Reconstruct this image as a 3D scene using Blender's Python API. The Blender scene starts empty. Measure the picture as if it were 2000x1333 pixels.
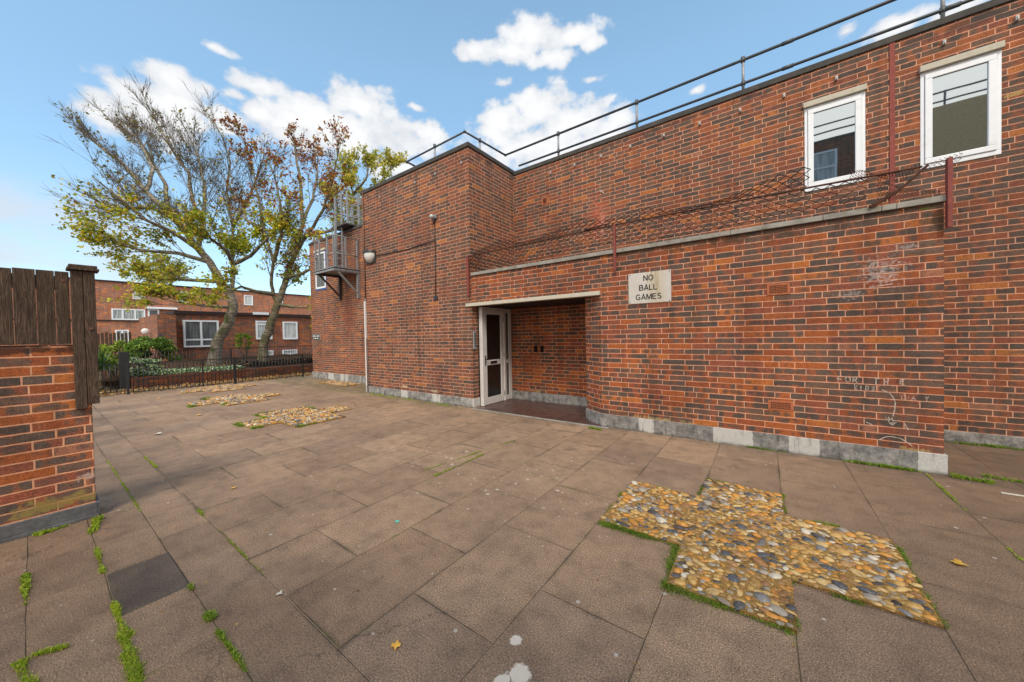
import bpy, bmesh, math, random
from mathutils import Vector, Matrix
random.seed(7)
S=bpy.context.scene; C=bpy.context.collection
R_=math.radians
# ------------------------------------------------------------------ mesh builder
class MB:
    def __init__(s): s.v=[]; s.f=[]; s.sm=[]
    def face(s,pts,sm=False):
        n=len(s.v); s.v+= [tuple(p) for p in pts]; s.f.append(tuple(range(n,n+len(pts)))); s.sm.append(sm); return s
    def box(s,x0,x1,y0,y1,z0,z1):
        n=len(s.v)
        s.v+=[(x0,y0,z0),(x1,y0,z0),(x1,y1,z0),(x0,y1,z0),(x0,y0,z1),(x1,y0,z1),(x1,y1,z1),(x0,y1,z1)]
        for q in ((0,3,2,1),(4,5,6,7),(0,1,5,4),(1,2,6,5),(2,3,7,6),(3,0,4,7)):
            s.f.append(tuple(n+i for i in q)); s.sm.append(False)
        return s
    def prism(s,poly,z0,z1):            # poly counter-clockwise seen from above
        n=len(s.v);k=len(poly)
        s.v+=[(p[0],p[1],z0) for p in poly]+[(p[0],p[1],z1) for p in poly]
        s.f.append(tuple(n+i for i in reversed(range(k)))); s.f.append(tuple(n+k+i for i in range(k))); s.sm+= [False]*2
        for i in range(k):
            j=(i+1)%k; s.f.append((n+i,n+j,n+k+j,n+k+i)); s.sm.append(False)
        return s
    def bar(s,a,b,w,h=None,up=(0,0,1)):  # rectangular bar between two points
        h=h or w; a=Vector(a);b=Vector(b);d=(b-a).normalized();u=Vector(up)
        if abs(d.dot(u))>.98: u=Vector((1,0,0))
        r=d.cross(u).normalized(); u=r.cross(d).normalized(); n=len(s.v)
        for p in (a,b):
            for (i,j) in ((-1,-1),(1,-1),(1,1),(-1,1)): s.v.append(tuple(p+r*(w/2*i)+u*(h/2*j)))
        for q in ((0,1,2,3),(7,6,5,4),(0,4,5,1),(1,5,6,2),(2,6,7,3),(3,7,4,0)):
            s.f.append(tuple(n+i for i in reversed(q))); s.sm.append(False)
        return s
    def tube(s,pts,rad,n=8,cap=True):
        pts=[Vector(p) for p in pts]
        if not isinstance(rad,(list,tuple)): rad=[rad]*len(pts)
        base=len(s.v); u=None
        for i,p in enumerate(pts):
            if i==0: d=pts[1]-p
            elif i==len(pts)-1: d=p-pts[i-1]
            else: d=(pts[i+1]-p).normalized()+(p-pts[i-1]).normalized()
            d.normalize()
            if u is None:
                u=Vector((0,0,1)) if abs(d.z)<.9 else Vector((1,0,0))
            r=d.cross(u)
            if r.length<1e-6: r=d.orthogonal()
            r.normalize(); u=r.cross(d).normalized()
            for k in range(n):
                a=2*math.pi*k/n; s.v.append(tuple(p+(r*math.cos(a)+u*math.sin(a))*rad[i]))
        for i in range(len(pts)-1):
            for k in range(n):
                k2=(k+1)%n
                s.f.append((base+i*n+k,base+(i+1)*n+k,base+(i+1)*n+k2,base+i*n+k2)); s.sm.append(n>4)
        if cap and n>2:
            s.f.append(tuple(base+k for k in range(n))); s.sm.append(False)
            e=base+(len(pts)-1)*n; s.f.append(tuple(e+k for k in reversed(range(n)))); s.sm.append(False)
        return s
    def build(s,name,mat,parent=None,bevel=0,label=None,loc=None):
        me=bpy.data.meshes.new(name); me.from_pydata(s.v,[],s.f); me.update()
        me.polygons.foreach_set('use_smooth',s.sm)
        uv=me.uv_layers.new(name='UVMap'); L=me.loops; V=me.vertices; dat=[0.0]*(2*len(L))
        for p in me.polygons:
            n=p.normal; h=math.hypot(n.x,n.y)
            for li in p.loop_indices:
                c=V[L[li].vertex_index].co
                if h<.5: a,b=c.x,c.y
                else: a,b=(-n.y*c.x+n.x*c.y)/h,c.z
                dat[2*li]=a; dat[2*li+1]=b
        uv.data.foreach_set('uv',dat)
        if mat: me.materials.append(mat)
        o=bpy.data.objects.new(name,me); C.objects.link(o)
        if parent is not None:
            o.parent=parent; pl=parent; off=Vector((0,0,0))
            while pl is not None: off=off+pl.location; pl=pl.parent
            if off.length>0:
                for v in me.vertices: v.co-=off
        if bevel:
            m=o.modifiers.new('Bevel','BEVEL'); m.width=bevel; m.segments=2; m.limit_method='ANGLE'
        if label: o['label']=label
        return o
def empty(name,loc,label,cat,group=None,kind=None):
    o=bpy.data.objects.new(name,None); C.objects.link(o); o.location=loc; o.empty_display_size=.2
    return tag(o,label,cat,group,kind)
def tag(o,label=None,cat=None,group=None,kind=None):
    if label: o['label']=label
    if cat: o['category']=cat
    if group: o['group']=group
    if kind: o['kind']=kind
    return o
# ------------------------------------------------------------------ node helper
class NT:
    def __init__(s,name):
        s.mat=bpy.data.materials.new(name); s.mat.use_nodes=True; s.t=s.mat.node_tree; s.t.nodes.clear(); s.N=s.t.nodes
        s.out=s.N.new('ShaderNodeOutputMaterial')
    def lk(s,a,b): s.t.links.new(a,b)
    def put(s,sock,v):
        if v is None: return
        if isinstance(v,bpy.types.NodeSocket): s.lk(v,sock)
        else:
            if hasattr(sock.default_value,'__len__') and len(sock.default_value)==4 and len(v)==3: v=(*v,1)
            sock.default_value=v
    def m(s,op,a=0.,b=0.,c=None,clamp=False):
        n=s.N.new('ShaderNodeMath'); n.operation=op; n.use_clamp=clamp
        s.put(n.inputs[0],a); s.put(n.inputs[1],b)
        if c is not None: s.put(n.inputs[2],c)
        return n.outputs[0]
    def vm(s,op,a,b=None,c=None):
        n=s.N.new('ShaderNodeVectorMath'); n.operation=op; s.put(n.inputs[0],a)
        if b is not None: s.put(n.inputs[1],b)
        return n.outputs['Value'] if op in('LENGTH','DOT_PRODUCT','DISTANCE') else n.outputs[0]
    def mix(s,f,a,b,typ='MIX'):
        n=s.N.new('ShaderNodeMix'); n.data_type='RGBA'; n.blend_type=typ; n.clamp_factor=True
        s.put(n.inputs['Factor'],f) ; s.put(n.inputs[6],a); s.put(n.inputs[7],b); return n.outputs[2]
    def fmix(s,f,a,b):
        n=s.N.new('ShaderNodeMix'); n.data_type='FLOAT'; s.put(n.inputs[0],f); s.put(n.inputs[2],a); s.put(n.inputs[3],b); return n.outputs[0]
    def ss(s,x,lo,hi):
        n=s.N.new('ShaderNodeMapRange'); n.interpolation_type='SMOOTHSTEP'; s.put(n.inputs[0],x); s.put(n.inputs[1],lo); s.put(n.inputs[2],hi); return n.outputs[0]
    def lin(s,x,a,b,c,d):
        n=s.N.new('ShaderNodeMapRange'); s.put(n.inputs[0],x)
        for i,v in enumerate((a,b,c,d)): s.put(n.inputs[i+1],v)
        return n.outputs[0]
    def ramp(s,x,st,const=False):
        n=s.N.new('ShaderNodeValToRGB'); s.put(n.inputs[0],x); r=n.color_ramp
        if const: r.interpolation='CONSTANT'
        while len(r.elements)>1: r.elements.remove(r.elements[-1])
        for i,(p,c) in enumerate(st):
            e=r.elements[0] if i==0 else r.elements.new(p); e.position=p; e.color=(*c,1)
        return n.outputs[0]
    def noise(s,vec=None,sc=5,det=3,ro=.5,dist=0,dim='3D',w=None):
        n=s.N.new('ShaderNodeTexNoise'); n.noise_dimensions=dim
        if vec is not None: s.put(n.inputs['Vector'],vec)
        if w is not None: s.put(n.inputs['W'],w)
        s.put(n.inputs['Scale'],sc); s.put(n.inputs['Detail'],det); s.put(n.inputs['Roughness'],ro); s.put(n.inputs['Distortion'],dist); return n.outputs[0]
    def vor(s,vec,sc,feat='F1',rnd=1.):
        n=s.N.new('ShaderNodeTexVoronoi'); n.feature=feat; s.put(n.inputs['Vector'],vec); s.put(n.inputs['Scale'],sc); s.put(n.inputs['Randomness'],rnd); return n
    def wn(s,vec):
        n=s.N.new('ShaderNodeTexWhiteNoise'); n.noise_dimensions='3D'; s.put(n.inputs[0],vec); return n
    def comb(s,x=0.,y=0.,z=0.):
        n=s.N.new('ShaderNodeCombineXYZ'); s.put(n.inputs[0],x); s.put(n.inputs[1],y); s.put(n.inputs[2],z); return n.outputs[0]
    def sep(s,v):
        n=s.N.new('ShaderNodeSeparateXYZ'); s.put(n.inputs[0],v); return n.outputs
    def coord(s,k='Object'): return s.N.new('ShaderNodeTexCoord').outputs[k]
    def pos(s): return s.N.new('ShaderNodeNewGeometry').outputs['Position']
    def island(s): return s.N.new('ShaderNodeNewGeometry').outputs['Random Per Island']
    def orand(s): return s.N.new('ShaderNodeObjectInfo').outputs['Random']
    def bump(s,h,strength=.5,dist=.01):
        n=s.N.new('ShaderNodeBump'); s.put(n.inputs['Height'],h); s.put(n.inputs['Strength'],strength); s.put(n.inputs['Distance'],dist); return n.outputs[0]
    def bsdf(s,col,rough=.8,spec=.3,metal=0.,normal=None,**k):
        n=s.N.new('ShaderNodeBsdfPrincipled'); s.put(n.inputs['Base Color'],col); s.put(n.inputs['Roughness'],rough); s.put(n.inputs['Specular IOR Level'],spec); s.put(n.inputs['Metallic'],metal)
        if normal is not None: s.put(n.inputs['Normal'],normal)
        for q,v in k.items(): s.put(n.inputs[q.replace('_',' ')],v)
        return n.outputs[0]
    def done(s,sh): s.lk(sh,s.out.inputs[0]); return s.mat
# ------------------------------------------------------------------ materials
def near(n,p,c,r):      # 0 at centre, 1 at the ellipse's edge, in x,y,z
    return n.vm('LENGTH',n.vm('MULTIPLY',n.vm('SUBTRACT',p,c),tuple(1/q for q in r)))
def brick_mat(name,dark=.42,tone=1.,sat=1.,off=0.,stains=(),mortar=(.80,.41,.265),bumpk=.6,v0=0.,browns=0.,blen=.30,blob=.5,mw=.0033,gr=1.):
    n=NT(name); uv=n.sep(n.coord('UV')); U,V=uv[0],n.m('SUBTRACT',uv[1],v0)
    P=n.pos()
    wob=n.noise(n.coord('UV'),9,2,.5); 
    U2=n.m('MULTIPLY_ADD',n.m('SUBTRACT',wob,.5),.006,U); wob2=n.noise(n.coord('UV'),7.3,2,.5)
    V2=n.m('MULTIPLY_ADD',n.m('SUBTRACT',wob2,.5),.008,V)
    v=n.m('DIVIDE',V2,.075); row=n.m('FLOOR',v); fy=n.m('FRACT',v)
    rr=n.wn(n.comb(row,off,3.3)).outputs[0]
    par=n.m('MODULO',n.m('ADD',row,400.),2.)
    u=n.m('DIVIDE',n.m('ADD',n.m('ADD',U2,50.+off),n.m('MULTIPLY_ADD',rr,.02,n.m('MULTIPLY',par,blen*.345))),blen)
    col=n.m('FLOOR',u); fx=n.m('FRACT',u)
    # a share of the stretchers is split into two headers
    sp=n.wn(n.comb(col,row,7.7+off)).outputs[0]; issp=n.m('LESS_THAN',sp,.13)
    fx2=n.m('FRACT',n.m('MULTIPLY',fx,2.)); half=n.m('MULTIPLY',n.m('FLOOR',n.m('MULTIPLY',fx,2.)),issp)
    dx=n.m('MULTIPLY',n.m('MINIMUM',fx,n.m('SUBTRACT',1.,fx)),blen)
    dx2=n.m('MULTIPLY',n.m('MINIMUM',fx2,n.m('SUBTRACT',1.,fx2)),blen/2)
    dxx=n.fmix(issp,dx,dx2)
    dy=n.m('MULTIPLY',n.m('MINIMUM',fy,n.m('SUBTRACT',1.,fy)),.075)
    d=n.m('MINIMUM',dxx,dy)
    rag=n.noise(n.coord('UV'),70,3,.6)
    d=n.m('MULTIPLY_ADD',n.m('SUBTRACT',rag,.5),.005,d)
    br=n.ss(d,mw,mw+.0024)
    w=n.wn(n.comb(col,row,n.m('ADD',half,off))); r1=w.outputs[0]; w2=n.wn(n.comb(row,col,n.m('ADD',half,9.+off))); r2=w2.outputs[0]
    r3=n.wn(n.comb(col,row,n.m('ADD',half,31.+off))).outputs[0]
    dk=dark
    low_=((.30,.085,.035),(.38,.11,.035),(.29,.090,.052),(.46,.15,.04),(.35,.15,.09)); tow_=((.235,.100,.060),(.29,.115,.062),(.21,.085,.056),(.40,.165,.060),(.30,.15,.095))
    rd=[tuple(a*(1-browns)+b*browns for a,b in zip(x,y)) for x,y in zip(low_,tow_)]
    base=n.ramp(r1,[(0,(.098,.073,.061)),(dk*.3,(.125,.088,.070)),(dk*.65,(.158,.098,.072)),(dk,rd[2]),(dk+(1-dk)*.25,rd[0]),(dk+(1-dk)*.6,rd[1]),(dk+(1-dk)*.88,rd[3]),(.985,rd[4])],True)
    # brindled marks burnt into the bricks: soft dark blotches about three to a brick
    strn=n.noise(n.comb(n.m('MULTIPLY_ADD',U,11.,n.m('MULTIPLY',r3,20.)),n.m('MULTIPLY',row,5.3),n.m('MULTIPLY',V,4.)),1.,1.,.4)
    rough_=n.noise(n.coord('UV'),55,3,.6); mid=n.ss(dy,.004,.030)
    strn=n.m('ADD',strn,n.m('ADD',n.m('MULTIPLY',n.m('SUBTRACT',rough_,.5),.22),n.m('MULTIPLY_ADD',mid,.12,-.07)))
    strm=n.ss(strn,.44,.62); amt=n.ss(r2,1.-blob-.25,1.-blob+.1)
    darkc=n.mix(r3,(.085,.066,.057),(.16,.102,.076)); lightc=n.mix(r3,rd[2],rd[1])
    isdark=n.m('LESS_THAN',r1,dk)
    k=n.fmix(isdark,n.m('MULTIPLY',strm,n.m('MULTIPLY',amt,.9)),n.m('MULTIPLY',n.m('SUBTRACT',1.,n.ss(strn,.34,.52)),.85))
    colr=n.mix(k,base,n.mix(isdark,darkc,lightc))
    fine=n.noise(n.coord('UV'),160,4,.65); med=n.noise(n.coord('UV'),26,3,.6); gra=n.noise(n.coord('UV'),75,5,.75)
    colr=n.mix(gr,colr,n.mix(1.,colr,n.ramp(gra,[(.30,(.42,.42,.44)),(.44,(.88,.88,.88)),(.56,(1.12,1.1,1.08)),(.70,(1.75,1.65,1.55))]),'MULTIPLY'))
    colr=n.mix(1.,colr,n.ramp(fine,[(.25,(.45,.45,.46)),(.5,(1,1,1)),(.8,(1.7,1.62,1.55))]),'MULTIPLY')
    colr=n.mix(.8,colr,n.ramp(med,[(.25,(.65,.66,.7)),(.5,(1,1,1)),(.8,(1.28,1.22,1.15))]),'MULTIPLY')
    pit=n.ss(n.noise(n.coord('UV'),95,2,.5),.70,.76)
    colr=n.mix(n.m('MULTIPLY',pit,.75),colr,(.03,.022,.02))
    mo=n.mix(med,tuple(c*.75 for c in mortar),tuple(min(1,c*1.2) for c in mortar))
    mo=n.mix(n.ss(n.noise(n.coord('UV'),3.1,3,.6),.5,.75),mo,tuple(c*.62 for c in mortar))
    c=n.mix(br,mo,colr)
    big=n.noise(P,.9,4,.6)
    streak=n.noise(n.comb(n.m('MULTIPLY',U,6.),0.,n.m('MULTIPLY',V,.45)),1.,4,.65); c=n.mix(1.,c,n.ramp(streak,[(.32,(.78,.76,.75)),(.5,(1,1,1)),(.68,(1.12,1.10,1.07))]),'MULTIPLY')
    efl=n.m('MULTIPLY',n.ss(n.noise(P,1.7,5,.7),.60,.78),n.ss(n.noise(n.coord('UV'),40,4,.7),.45,.65)); c=n.mix(n.m('MULTIPLY',efl,.28),c,(.50,.36,.28))
    c=n.mix(1.,c,n.ramp(big,[(.3,(.78,.76,.76)),(.5,(1,1,1)),(.7,(1.12,1.1,1.05))]),'MULTIPLY')
    c=n.mix(1.,c,(tone,tone*sat,tone*sat*sat),'MULTIPLY')
    for st in stains:        # (kind, centre, radii, noise scale, lo, hi, colour, strength)
        cen,rad,nsc,thr,colx,k=st
        dd=near(n,P,cen,rad); nn=n.noise(P,nsc,4,.65)
        f=n.ss(n.m('ADD',n.m('SUBTRACT',1.,dd),n.m('MULTIPLY',n.m('SUBTRACT',nn,.5),2.2)),thr,thr+.35)
        ins=n.ss(dd,1.35,.9)
        c=n.mix(n.m('MULTIPLY',n.m('MULTIPLY',f,ins),k),c,colx)
    h=n.m('ADD',n.m('MULTIPLY',br,1.),n.m('ADD',n.m('MULTIPLY',gra,.6),n.m('ADD',n.m('MULTIPLY',med,.2),n.m('MULTIPLY',r3,.35))))
    h=n.m('SUBTRACT',h,n.m('MULTIPLY',pit,.35))
    return n.done(n.bsdf(c,.85,.25,normal=n.bump(h,bumpk,.012)))
def simple(name,col,rough=.6,spec=.4,metal=0.,vary=.15,sc=12,bump=.15,dirt=None,**k):
    n=NT(name); P=n.coord('Object'); a=n.noise(P,sc,4,.6); b=n.noise(P,sc*7,3,.6)
    c=n.mix(1.,col,n.ramp(a,[(.25,(1-vary,)*3),(.5,(1,1,1)),(.75,(1+vary,)*3)]),'MULTIPLY')
    if dirt: c=n.mix(n.m('MULTIPLY',n.ss(n.noise(P,dirt[1],5,.7),.5,.72),dirt[2]),c,dirt[0])
    return n.done(n.bsdf(c,n.m('MULTIPLY_ADD',b,.15,rough-.07),spec,metal,normal=n.bump(n.m('ADD',a,n.m('MULTIPLY',b,.5)),bump,.004),**k))
M={}
DK=(.035,.028,.024)
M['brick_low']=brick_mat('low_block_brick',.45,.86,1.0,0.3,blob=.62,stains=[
    ((1.02,5.38,2.10),(.46,.3,.36),32,.62,(.48,.42,.40),.45),((1.2,5.38,2.33),(.25,.3,.12),34,.6,(.42,.38,.37),.45),
    ((.78,5.38,1.87),(.30,.3,.14),34,.6,(.44,.40,.38),.4),
    ((1.42,5.38,2.55),(.20,.3,.28),9,.45,(.05,.035,.02),.75),((1.33,5.38,2.70),(.20,.3,.05),38,.75,(.10,.13,.012),.9),((1.35,5.38,2.60),(.05,.3,.12),38,.8,(.08,.11,.012),.85),
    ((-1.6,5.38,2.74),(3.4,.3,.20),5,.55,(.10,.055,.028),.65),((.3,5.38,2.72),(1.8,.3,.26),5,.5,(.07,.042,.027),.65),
    ((-1.2,5.38,.22),(1.2,.3,.06),12,.6,(.42,.33,.14),.7),((1.3,5.38,.22),(.3,.3,.06),12,.6,(.40,.32,.13),.7),
    ((-2.2,5.38,.9),(.4,.4,1.1),3,.7,(.36,.12,.03),.45)],v0=.205)
M['brick_tower']=brick_mat('tower_brick',.48,.88,1.0,1.7,browns=.85,stains=[
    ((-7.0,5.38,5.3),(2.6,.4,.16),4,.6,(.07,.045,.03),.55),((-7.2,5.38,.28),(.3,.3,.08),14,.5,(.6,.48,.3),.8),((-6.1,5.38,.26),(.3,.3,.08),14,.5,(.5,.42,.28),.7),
    ((-4.92,5.9,5.28),(.3,1.2,.16),5,.6,(.06,.04,.03),.6)],v0=.19)
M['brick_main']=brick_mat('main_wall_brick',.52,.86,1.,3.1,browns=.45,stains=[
    ((-2.75,6.95,3.9),(.5,.4,.85),13,.55,(.46,.10,.055),.5),((-2.68,6.95,3.75),(.13,.4,.75),17,.6,(.66,.28,.20),.5),
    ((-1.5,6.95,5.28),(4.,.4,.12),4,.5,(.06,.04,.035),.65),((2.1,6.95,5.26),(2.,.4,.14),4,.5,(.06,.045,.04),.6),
    ((2.45,6.95,4.25),(.12,.3,.05),9,.3,(.42,.28,.1),.8)],v0=.15)
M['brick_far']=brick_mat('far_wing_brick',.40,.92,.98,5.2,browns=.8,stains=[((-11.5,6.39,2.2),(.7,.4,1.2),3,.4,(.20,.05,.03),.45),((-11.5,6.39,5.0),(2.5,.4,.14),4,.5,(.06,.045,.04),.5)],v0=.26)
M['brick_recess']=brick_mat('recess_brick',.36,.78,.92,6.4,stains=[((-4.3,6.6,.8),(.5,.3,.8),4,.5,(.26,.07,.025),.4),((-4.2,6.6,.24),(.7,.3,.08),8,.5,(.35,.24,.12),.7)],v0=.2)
M['brick_garden']=brick_mat('garden_wall_brick',.64,1.15,1.0,8.1,blob=.5,mw=.0048,stains=[((-4.72,.1,.2),(.3,.6,.10),10,.4,(.34,.25,.07),.75),((-4.72,.26,.36),(.3,.1,.06),14,.4,(.6,.45,.38),.7),((-4.72,0.,1.46),(.3,.6,.07),8,.3,(.035,.022,.018),.8)],v0=.13,mortar=(.72,.35,.20),bumpk=1.0)
M['brick_terrace']=brick_mat('terrace_brick',.30,1.28,1.08,2.2,bumpk=.3,mortar=(.45,.25,.16))
M['brick_house']=brick_mat('house_brick',.42,.98,1.02,4.2,bumpk=.3,mortar=(.35,.18,.12))
M['brick_pillar']=brick_mat('pillar_brick',.5,1.05,1.02,4.9,bumpk=.3,mortar=(.42,.24,.17))
M['brick_planter']=brick_mat('planter_brick',.5,.45,.95,4.4,bumpk=.3,mortar=(.18,.1,.07))
M['brick_opp']=brick_mat('opposite_brick',.6,.6,.9,4.5,bumpk=.3)
def plinth_mat(name,iv,bs=1.):
    n=NT(name); P=n.pos(); p=n.sep(P); nn=n.noise(P,9,5,.65); f2=n.noise(P,70,4,.7)
    c=n.mix(n.ss(nn,.3,.7),tuple(q*bs for q in (.10,.096,.092)),tuple(q*bs for q in (.235,.222,.208))); c=n.mix(1.,c,n.ramp(n.noise(P,38,4,.7),[(.3,(.7,.7,.7)),(.5,(1,1,1)),(.7,(1.3,1.28,1.24))]),'MULTIPLY')
    xw=n.m('MULTIPLY_ADD',n.m('SUBTRACT',n.noise(P,25,2,.5),.5),.025,p[0])
    for a,b in iv:
        f=n.m('MULTIPLY',n.m('GREATER_THAN',xw,a),n.m('LESS_THAN',xw,b))
        c=n.mix(n.m('MULTIPLY',f,n.lin(nn,.3,.7,.95,.8)),c,n.mix(nn,(.42,.40,.37),(.62,.60,.56)))
    c=n.mix(n.m('MULTIPLY',n.ss(n.noise(n.vm('MULTIPLY',P,(3.,3.,.6)),4,5,.75),.50,.70),.6),c,(.06,.053,.045))
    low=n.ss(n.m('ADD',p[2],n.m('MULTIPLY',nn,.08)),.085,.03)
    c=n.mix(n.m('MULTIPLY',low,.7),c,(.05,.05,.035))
    c=n.mix(1.,c,n.ramp(f2,[(.3,(.8,)*3),(.7,(1.2,)*3)]),'MULTIPLY')
    return n.done(n.bsdf(c,.9,.2,normal=n.bump(n.m('ADD',nn,n.m('MULTIPLY',f2,.4)),.5,.01)))
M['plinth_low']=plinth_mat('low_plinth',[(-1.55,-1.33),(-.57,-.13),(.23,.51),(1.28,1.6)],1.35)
M['plinth_tower']=plinth_mat('tower_plinth',[(-8.95,-8.78),(-7.32,-7.06),(-6.19,-5.92),(-4.93,-4.8)],1.5)
M['plinth_far']=plinth_mat('far_plinth',[(-12.96,-12.59),(-12.13,-11.9),(-11.8,-11.62)],1.6)
M['plinth_grey']=plinth_mat('grey_plinth',[],1.35)
M['asphalt_skirt']=simple('bitumen_skirt',(.115,.115,.118),.85,.3,vary=.3,sc=20,bump=.6,dirt=((.3,.3,.28),6,.35))
M['concrete']=simple('weathered_coping',(.30,.275,.24),.9,.2,vary=.25,sc=6,bump=.4,dirt=((.12,.11,.06),4,.7))
M['lintel']=simple('pale_concrete_lintel',(.52,.47,.38),.85,.2,vary=.18,sc=9,bump=.3,dirt=((.26,.22,.14),9,.5))
M['coping_dark']=simple('dark_roof_coping',(.062,.056,.050),.8,.25,vary=.3,sc=5,bump=.4,dirt=((.12,.10,.08),6,.6))
M['felt']=simple('roof_felt',(.12,.12,.115),.95,.1,vary=.2,sc=3)
M['pvc']=simple('white_pvc',(.80,.81,.83),.35,.5,vary=.03,sc=6,bump=.03,dirt=((.55,.54,.5),9,.25))
M['door_white']=simple('door_paint',(.62,.585,.56),.4,.5,vary=.05,sc=4,bump=.05,dirt=((.42,.36,.32),7,.3))
M['frame_blue']=simple('blue_frame',(.05,.11,.35),.5,.4)
def pipe_mat(name,col,rust,k): return simple(name,col,.55,.5,.35,vary=.25,sc=14,bump=.3,dirt=(rust,9,k))
M['rail_grey']=pipe_mat('galvanised_dark',(.085,.092,.10),(.16,.15,.14),.5)
M['galv']=pipe_mat('galvanised_grey',(.28,.285,.29),(.16,.15,.14),.5)
M['galv_dark']=pipe_mat('galvanised_brown',(.09,.08,.078),(.05,.04,.035),.5)
M['black_iron']=simple('black_paint',(.012,.012,.014),.45,.5,vary=.2,sc=10)
M['red_paint']=simple('red_oxide_paint',(.22,.050,.038),.65,.4,vary=.25,sc=16,bump=.4,dirt=((.14,.04,.025),11,.6))
M['red_strip']=simple('red_strip',(.27,.075,.06),.8,.2,vary=.2,sc=16,bump=.4)
M['rust']=simple('rusty_steel',(.075,.030,.018),.8,.3,.1,vary=.4,sc=20,bump=.5,dirt=((.19,.06,.025),12,.6))
M['rust_light']=simple('rusty_wire',(.030,.012,.008),.75,.3,.1,vary=.4,sc=9,bump=.2,dirt=((.07,.022,.013),6,.4))
M['lead']=simple('grey_clip',(.42,.42,.41),.5,.5,.3,sc=20)
M['black_plastic']=simple('black_plastic',(.014,.013,.013),.4,.5,sc=20)
M['lamp_glass']=simple('opal_lamp_glass',(.66,.65,.62),.3,.5,vary=.04,sc=8,bump=.02)
M['copper']=simple('brown_conduit',(.16,.07,.04),.6,.4,.2,sc=20,vary=.3)
M['terracotta']=simple('terracotta',(.40,.13,.06),.85,.2,vary=.2,sc=20,bump=.3)
M['hole']=simple('dark_void',(.012,.009,.008),.9,.1)
M['letter']=simple('black_lettering',(.016,.013,.014),.6,.3)
M['letter_w']=simple('white_lettering',(.6,.6,.58),.6,.3)
M['dish']=simple('white_dish',(.7,.7,.69),.5,.4,vary=.06)
M['beige']=simple('beige_render',(.70,.47,.24),.95,.1,vary=.2,sc=25,bump=.4)
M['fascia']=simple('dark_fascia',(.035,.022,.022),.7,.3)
M['lichen']=simple('pale_splash',(.55,.5,.42),.9,.1,vary=.2,sc=30,bump=.2)
def glass_mat(name,dark,refl,rough=.015):
    n=NT(name); g=n.N.new('ShaderNodeBsdfGlossy'); g.inputs['Color'].default_value=(.74,.83,.88,1); g.inputs['Roughness'].default_value=rough
    wav=n.noise(n.coord('Object'),2.2,1,.4); n.put(g.inputs['Normal'],n.bump(wav,.008,.05))
    d=n.bsdf(dark,.3,.3); mx=n.N.new('ShaderNodeMixShader'); n.put(mx.inputs[0],refl); n.lk(d,mx.inputs[1]); n.lk(g.outputs[0],mx.inputs[2]); return n.done(mx.outputs[0])
M['glass']=glass_mat('window_glass',(.012,.016,.018),.52)
M['door_glass']=glass_mat('dark_door_glass',(.008,.007,.007),.07)
M['side_glass']=glass_mat('sidelight_glass',(.10,.105,.09),.12)
def curtain_mat(name,a,b,lattice=True):
    n=NT(name); uv=n.sep(n.coord('UV')); fold=n.noise(n.comb(n.m('MULTIPLY',uv[0],9.),n.m('MULTIPLY',uv[1],.8),0.),1.,3,.6)
    c=n.mix(n.ss(fold,.35,.65),a,b)
    if lattice:
        fx=n.m('FRACT',n.m('MULTIPLY',uv[0],7.)); fy=n.m('FRACT',n.m('MULTIPLY',uv[1],4.))
        l=n.m('MAXIMUM',n.m('LESS_THAN',fx,.12),n.m('LESS_THAN',fy,.08)); c=n.mix(n.m('MULTIPLY',l,.75),c,(.09,.09,.09))
    return n.done(n.bsdf(c,.35,.5))
M['curtain']=curtain_mat('net_curtain',(.20,.23,.22),(.52,.55,.53))
M['curtain_dark']=curtain_mat('dark_lattice_window',(.06,.065,.065),(.17,.18,.18))
M['curtain_plain']=curtain_mat('pale_curtain',(.32,.34,.34),(.62,.63,.62),False)
def wood_mat(name,col,hue):
    n=NT(name); P=n.coord('Object'); p=n.sep(P)
    rnd=n.orand(); 
    v=n.comb(n.m('MULTIPLY',p[0],9.),n.m('MULTIPLY_ADD',rnd,13.,n.m('MULTIPLY',p[1],9.)),n.m('MULTIPLY_ADD',rnd,7.,p[2]))
    g=n.noise(v,1.6,3,.55,1.6); ring=n.m('FRACT',n.m('MULTIPLY',g,9.)); ring=n.m('ABSOLUTE',n.m('MULTIPLY_ADD',ring,2.,-1.))
    fib=n.noise(n.comb(n.m('MULTIPLY',p[0],220.),n.m('MULTIPLY',p[1],220.),n.m('MULTIPLY',p[2],7.)),1.,4,.7)
    c=n.mix(ring,col,tuple(q*2.1 for q in col)); c=n.mix(n.ss(fib,.3,.75),n.mix(1.,c,(.5,.5,.5),'MULTIPLY'),n.mix(1.,c,(1.5,1.45,1.4),'MULTIPLY'))
    fleck=n.ss(n.noise(P,34,4,.75),.68,.74); c=n.mix(n.m('MULTIPLY',fleck,.55),c,hue)
    return n.done(n.bsdf(c,.85,.25,normal=n.bump(n.m('ADD',n.m('MULTIPLY',ring,.6),fib),.8,.004)))
M['wood']=wood_mat('weathered_timber',(.062,.041,.028),(.30,.22,.14))
def tree_bark(name,a,b,moss):
    n=NT(name); P=n.pos(); p=n.sep(P); a1=n.noise(n.comb(n.m('MULTIPLY',p[0],2.),n.m('MULTIPLY',p[1],2.),n.m('MULTIPLY',p[2],9.)),2.,5,.7)
    c=n.mix(n.ss(a1,.3,.7),a,b); nr=n.sep(n.N.new('ShaderNodeNewGeometry').outputs['Normal'])
    ms=n.m('MULTIPLY',n.ss(nr[1],.1,-.7),n.ss(n.noise(P,3.,4,.7),.4,.6)); c=n.mix(n.m('MULTIPLY',ms,moss),c,(.05,.07,.012))
    return n.done(n.bsdf(c,.9,.15,normal=n.bump(a1,.8,.03)))
M['bark_pale']=tree_bark('pale_ringed_bark',(.10,.082,.064),(.46,.39,.31),.8)
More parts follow.
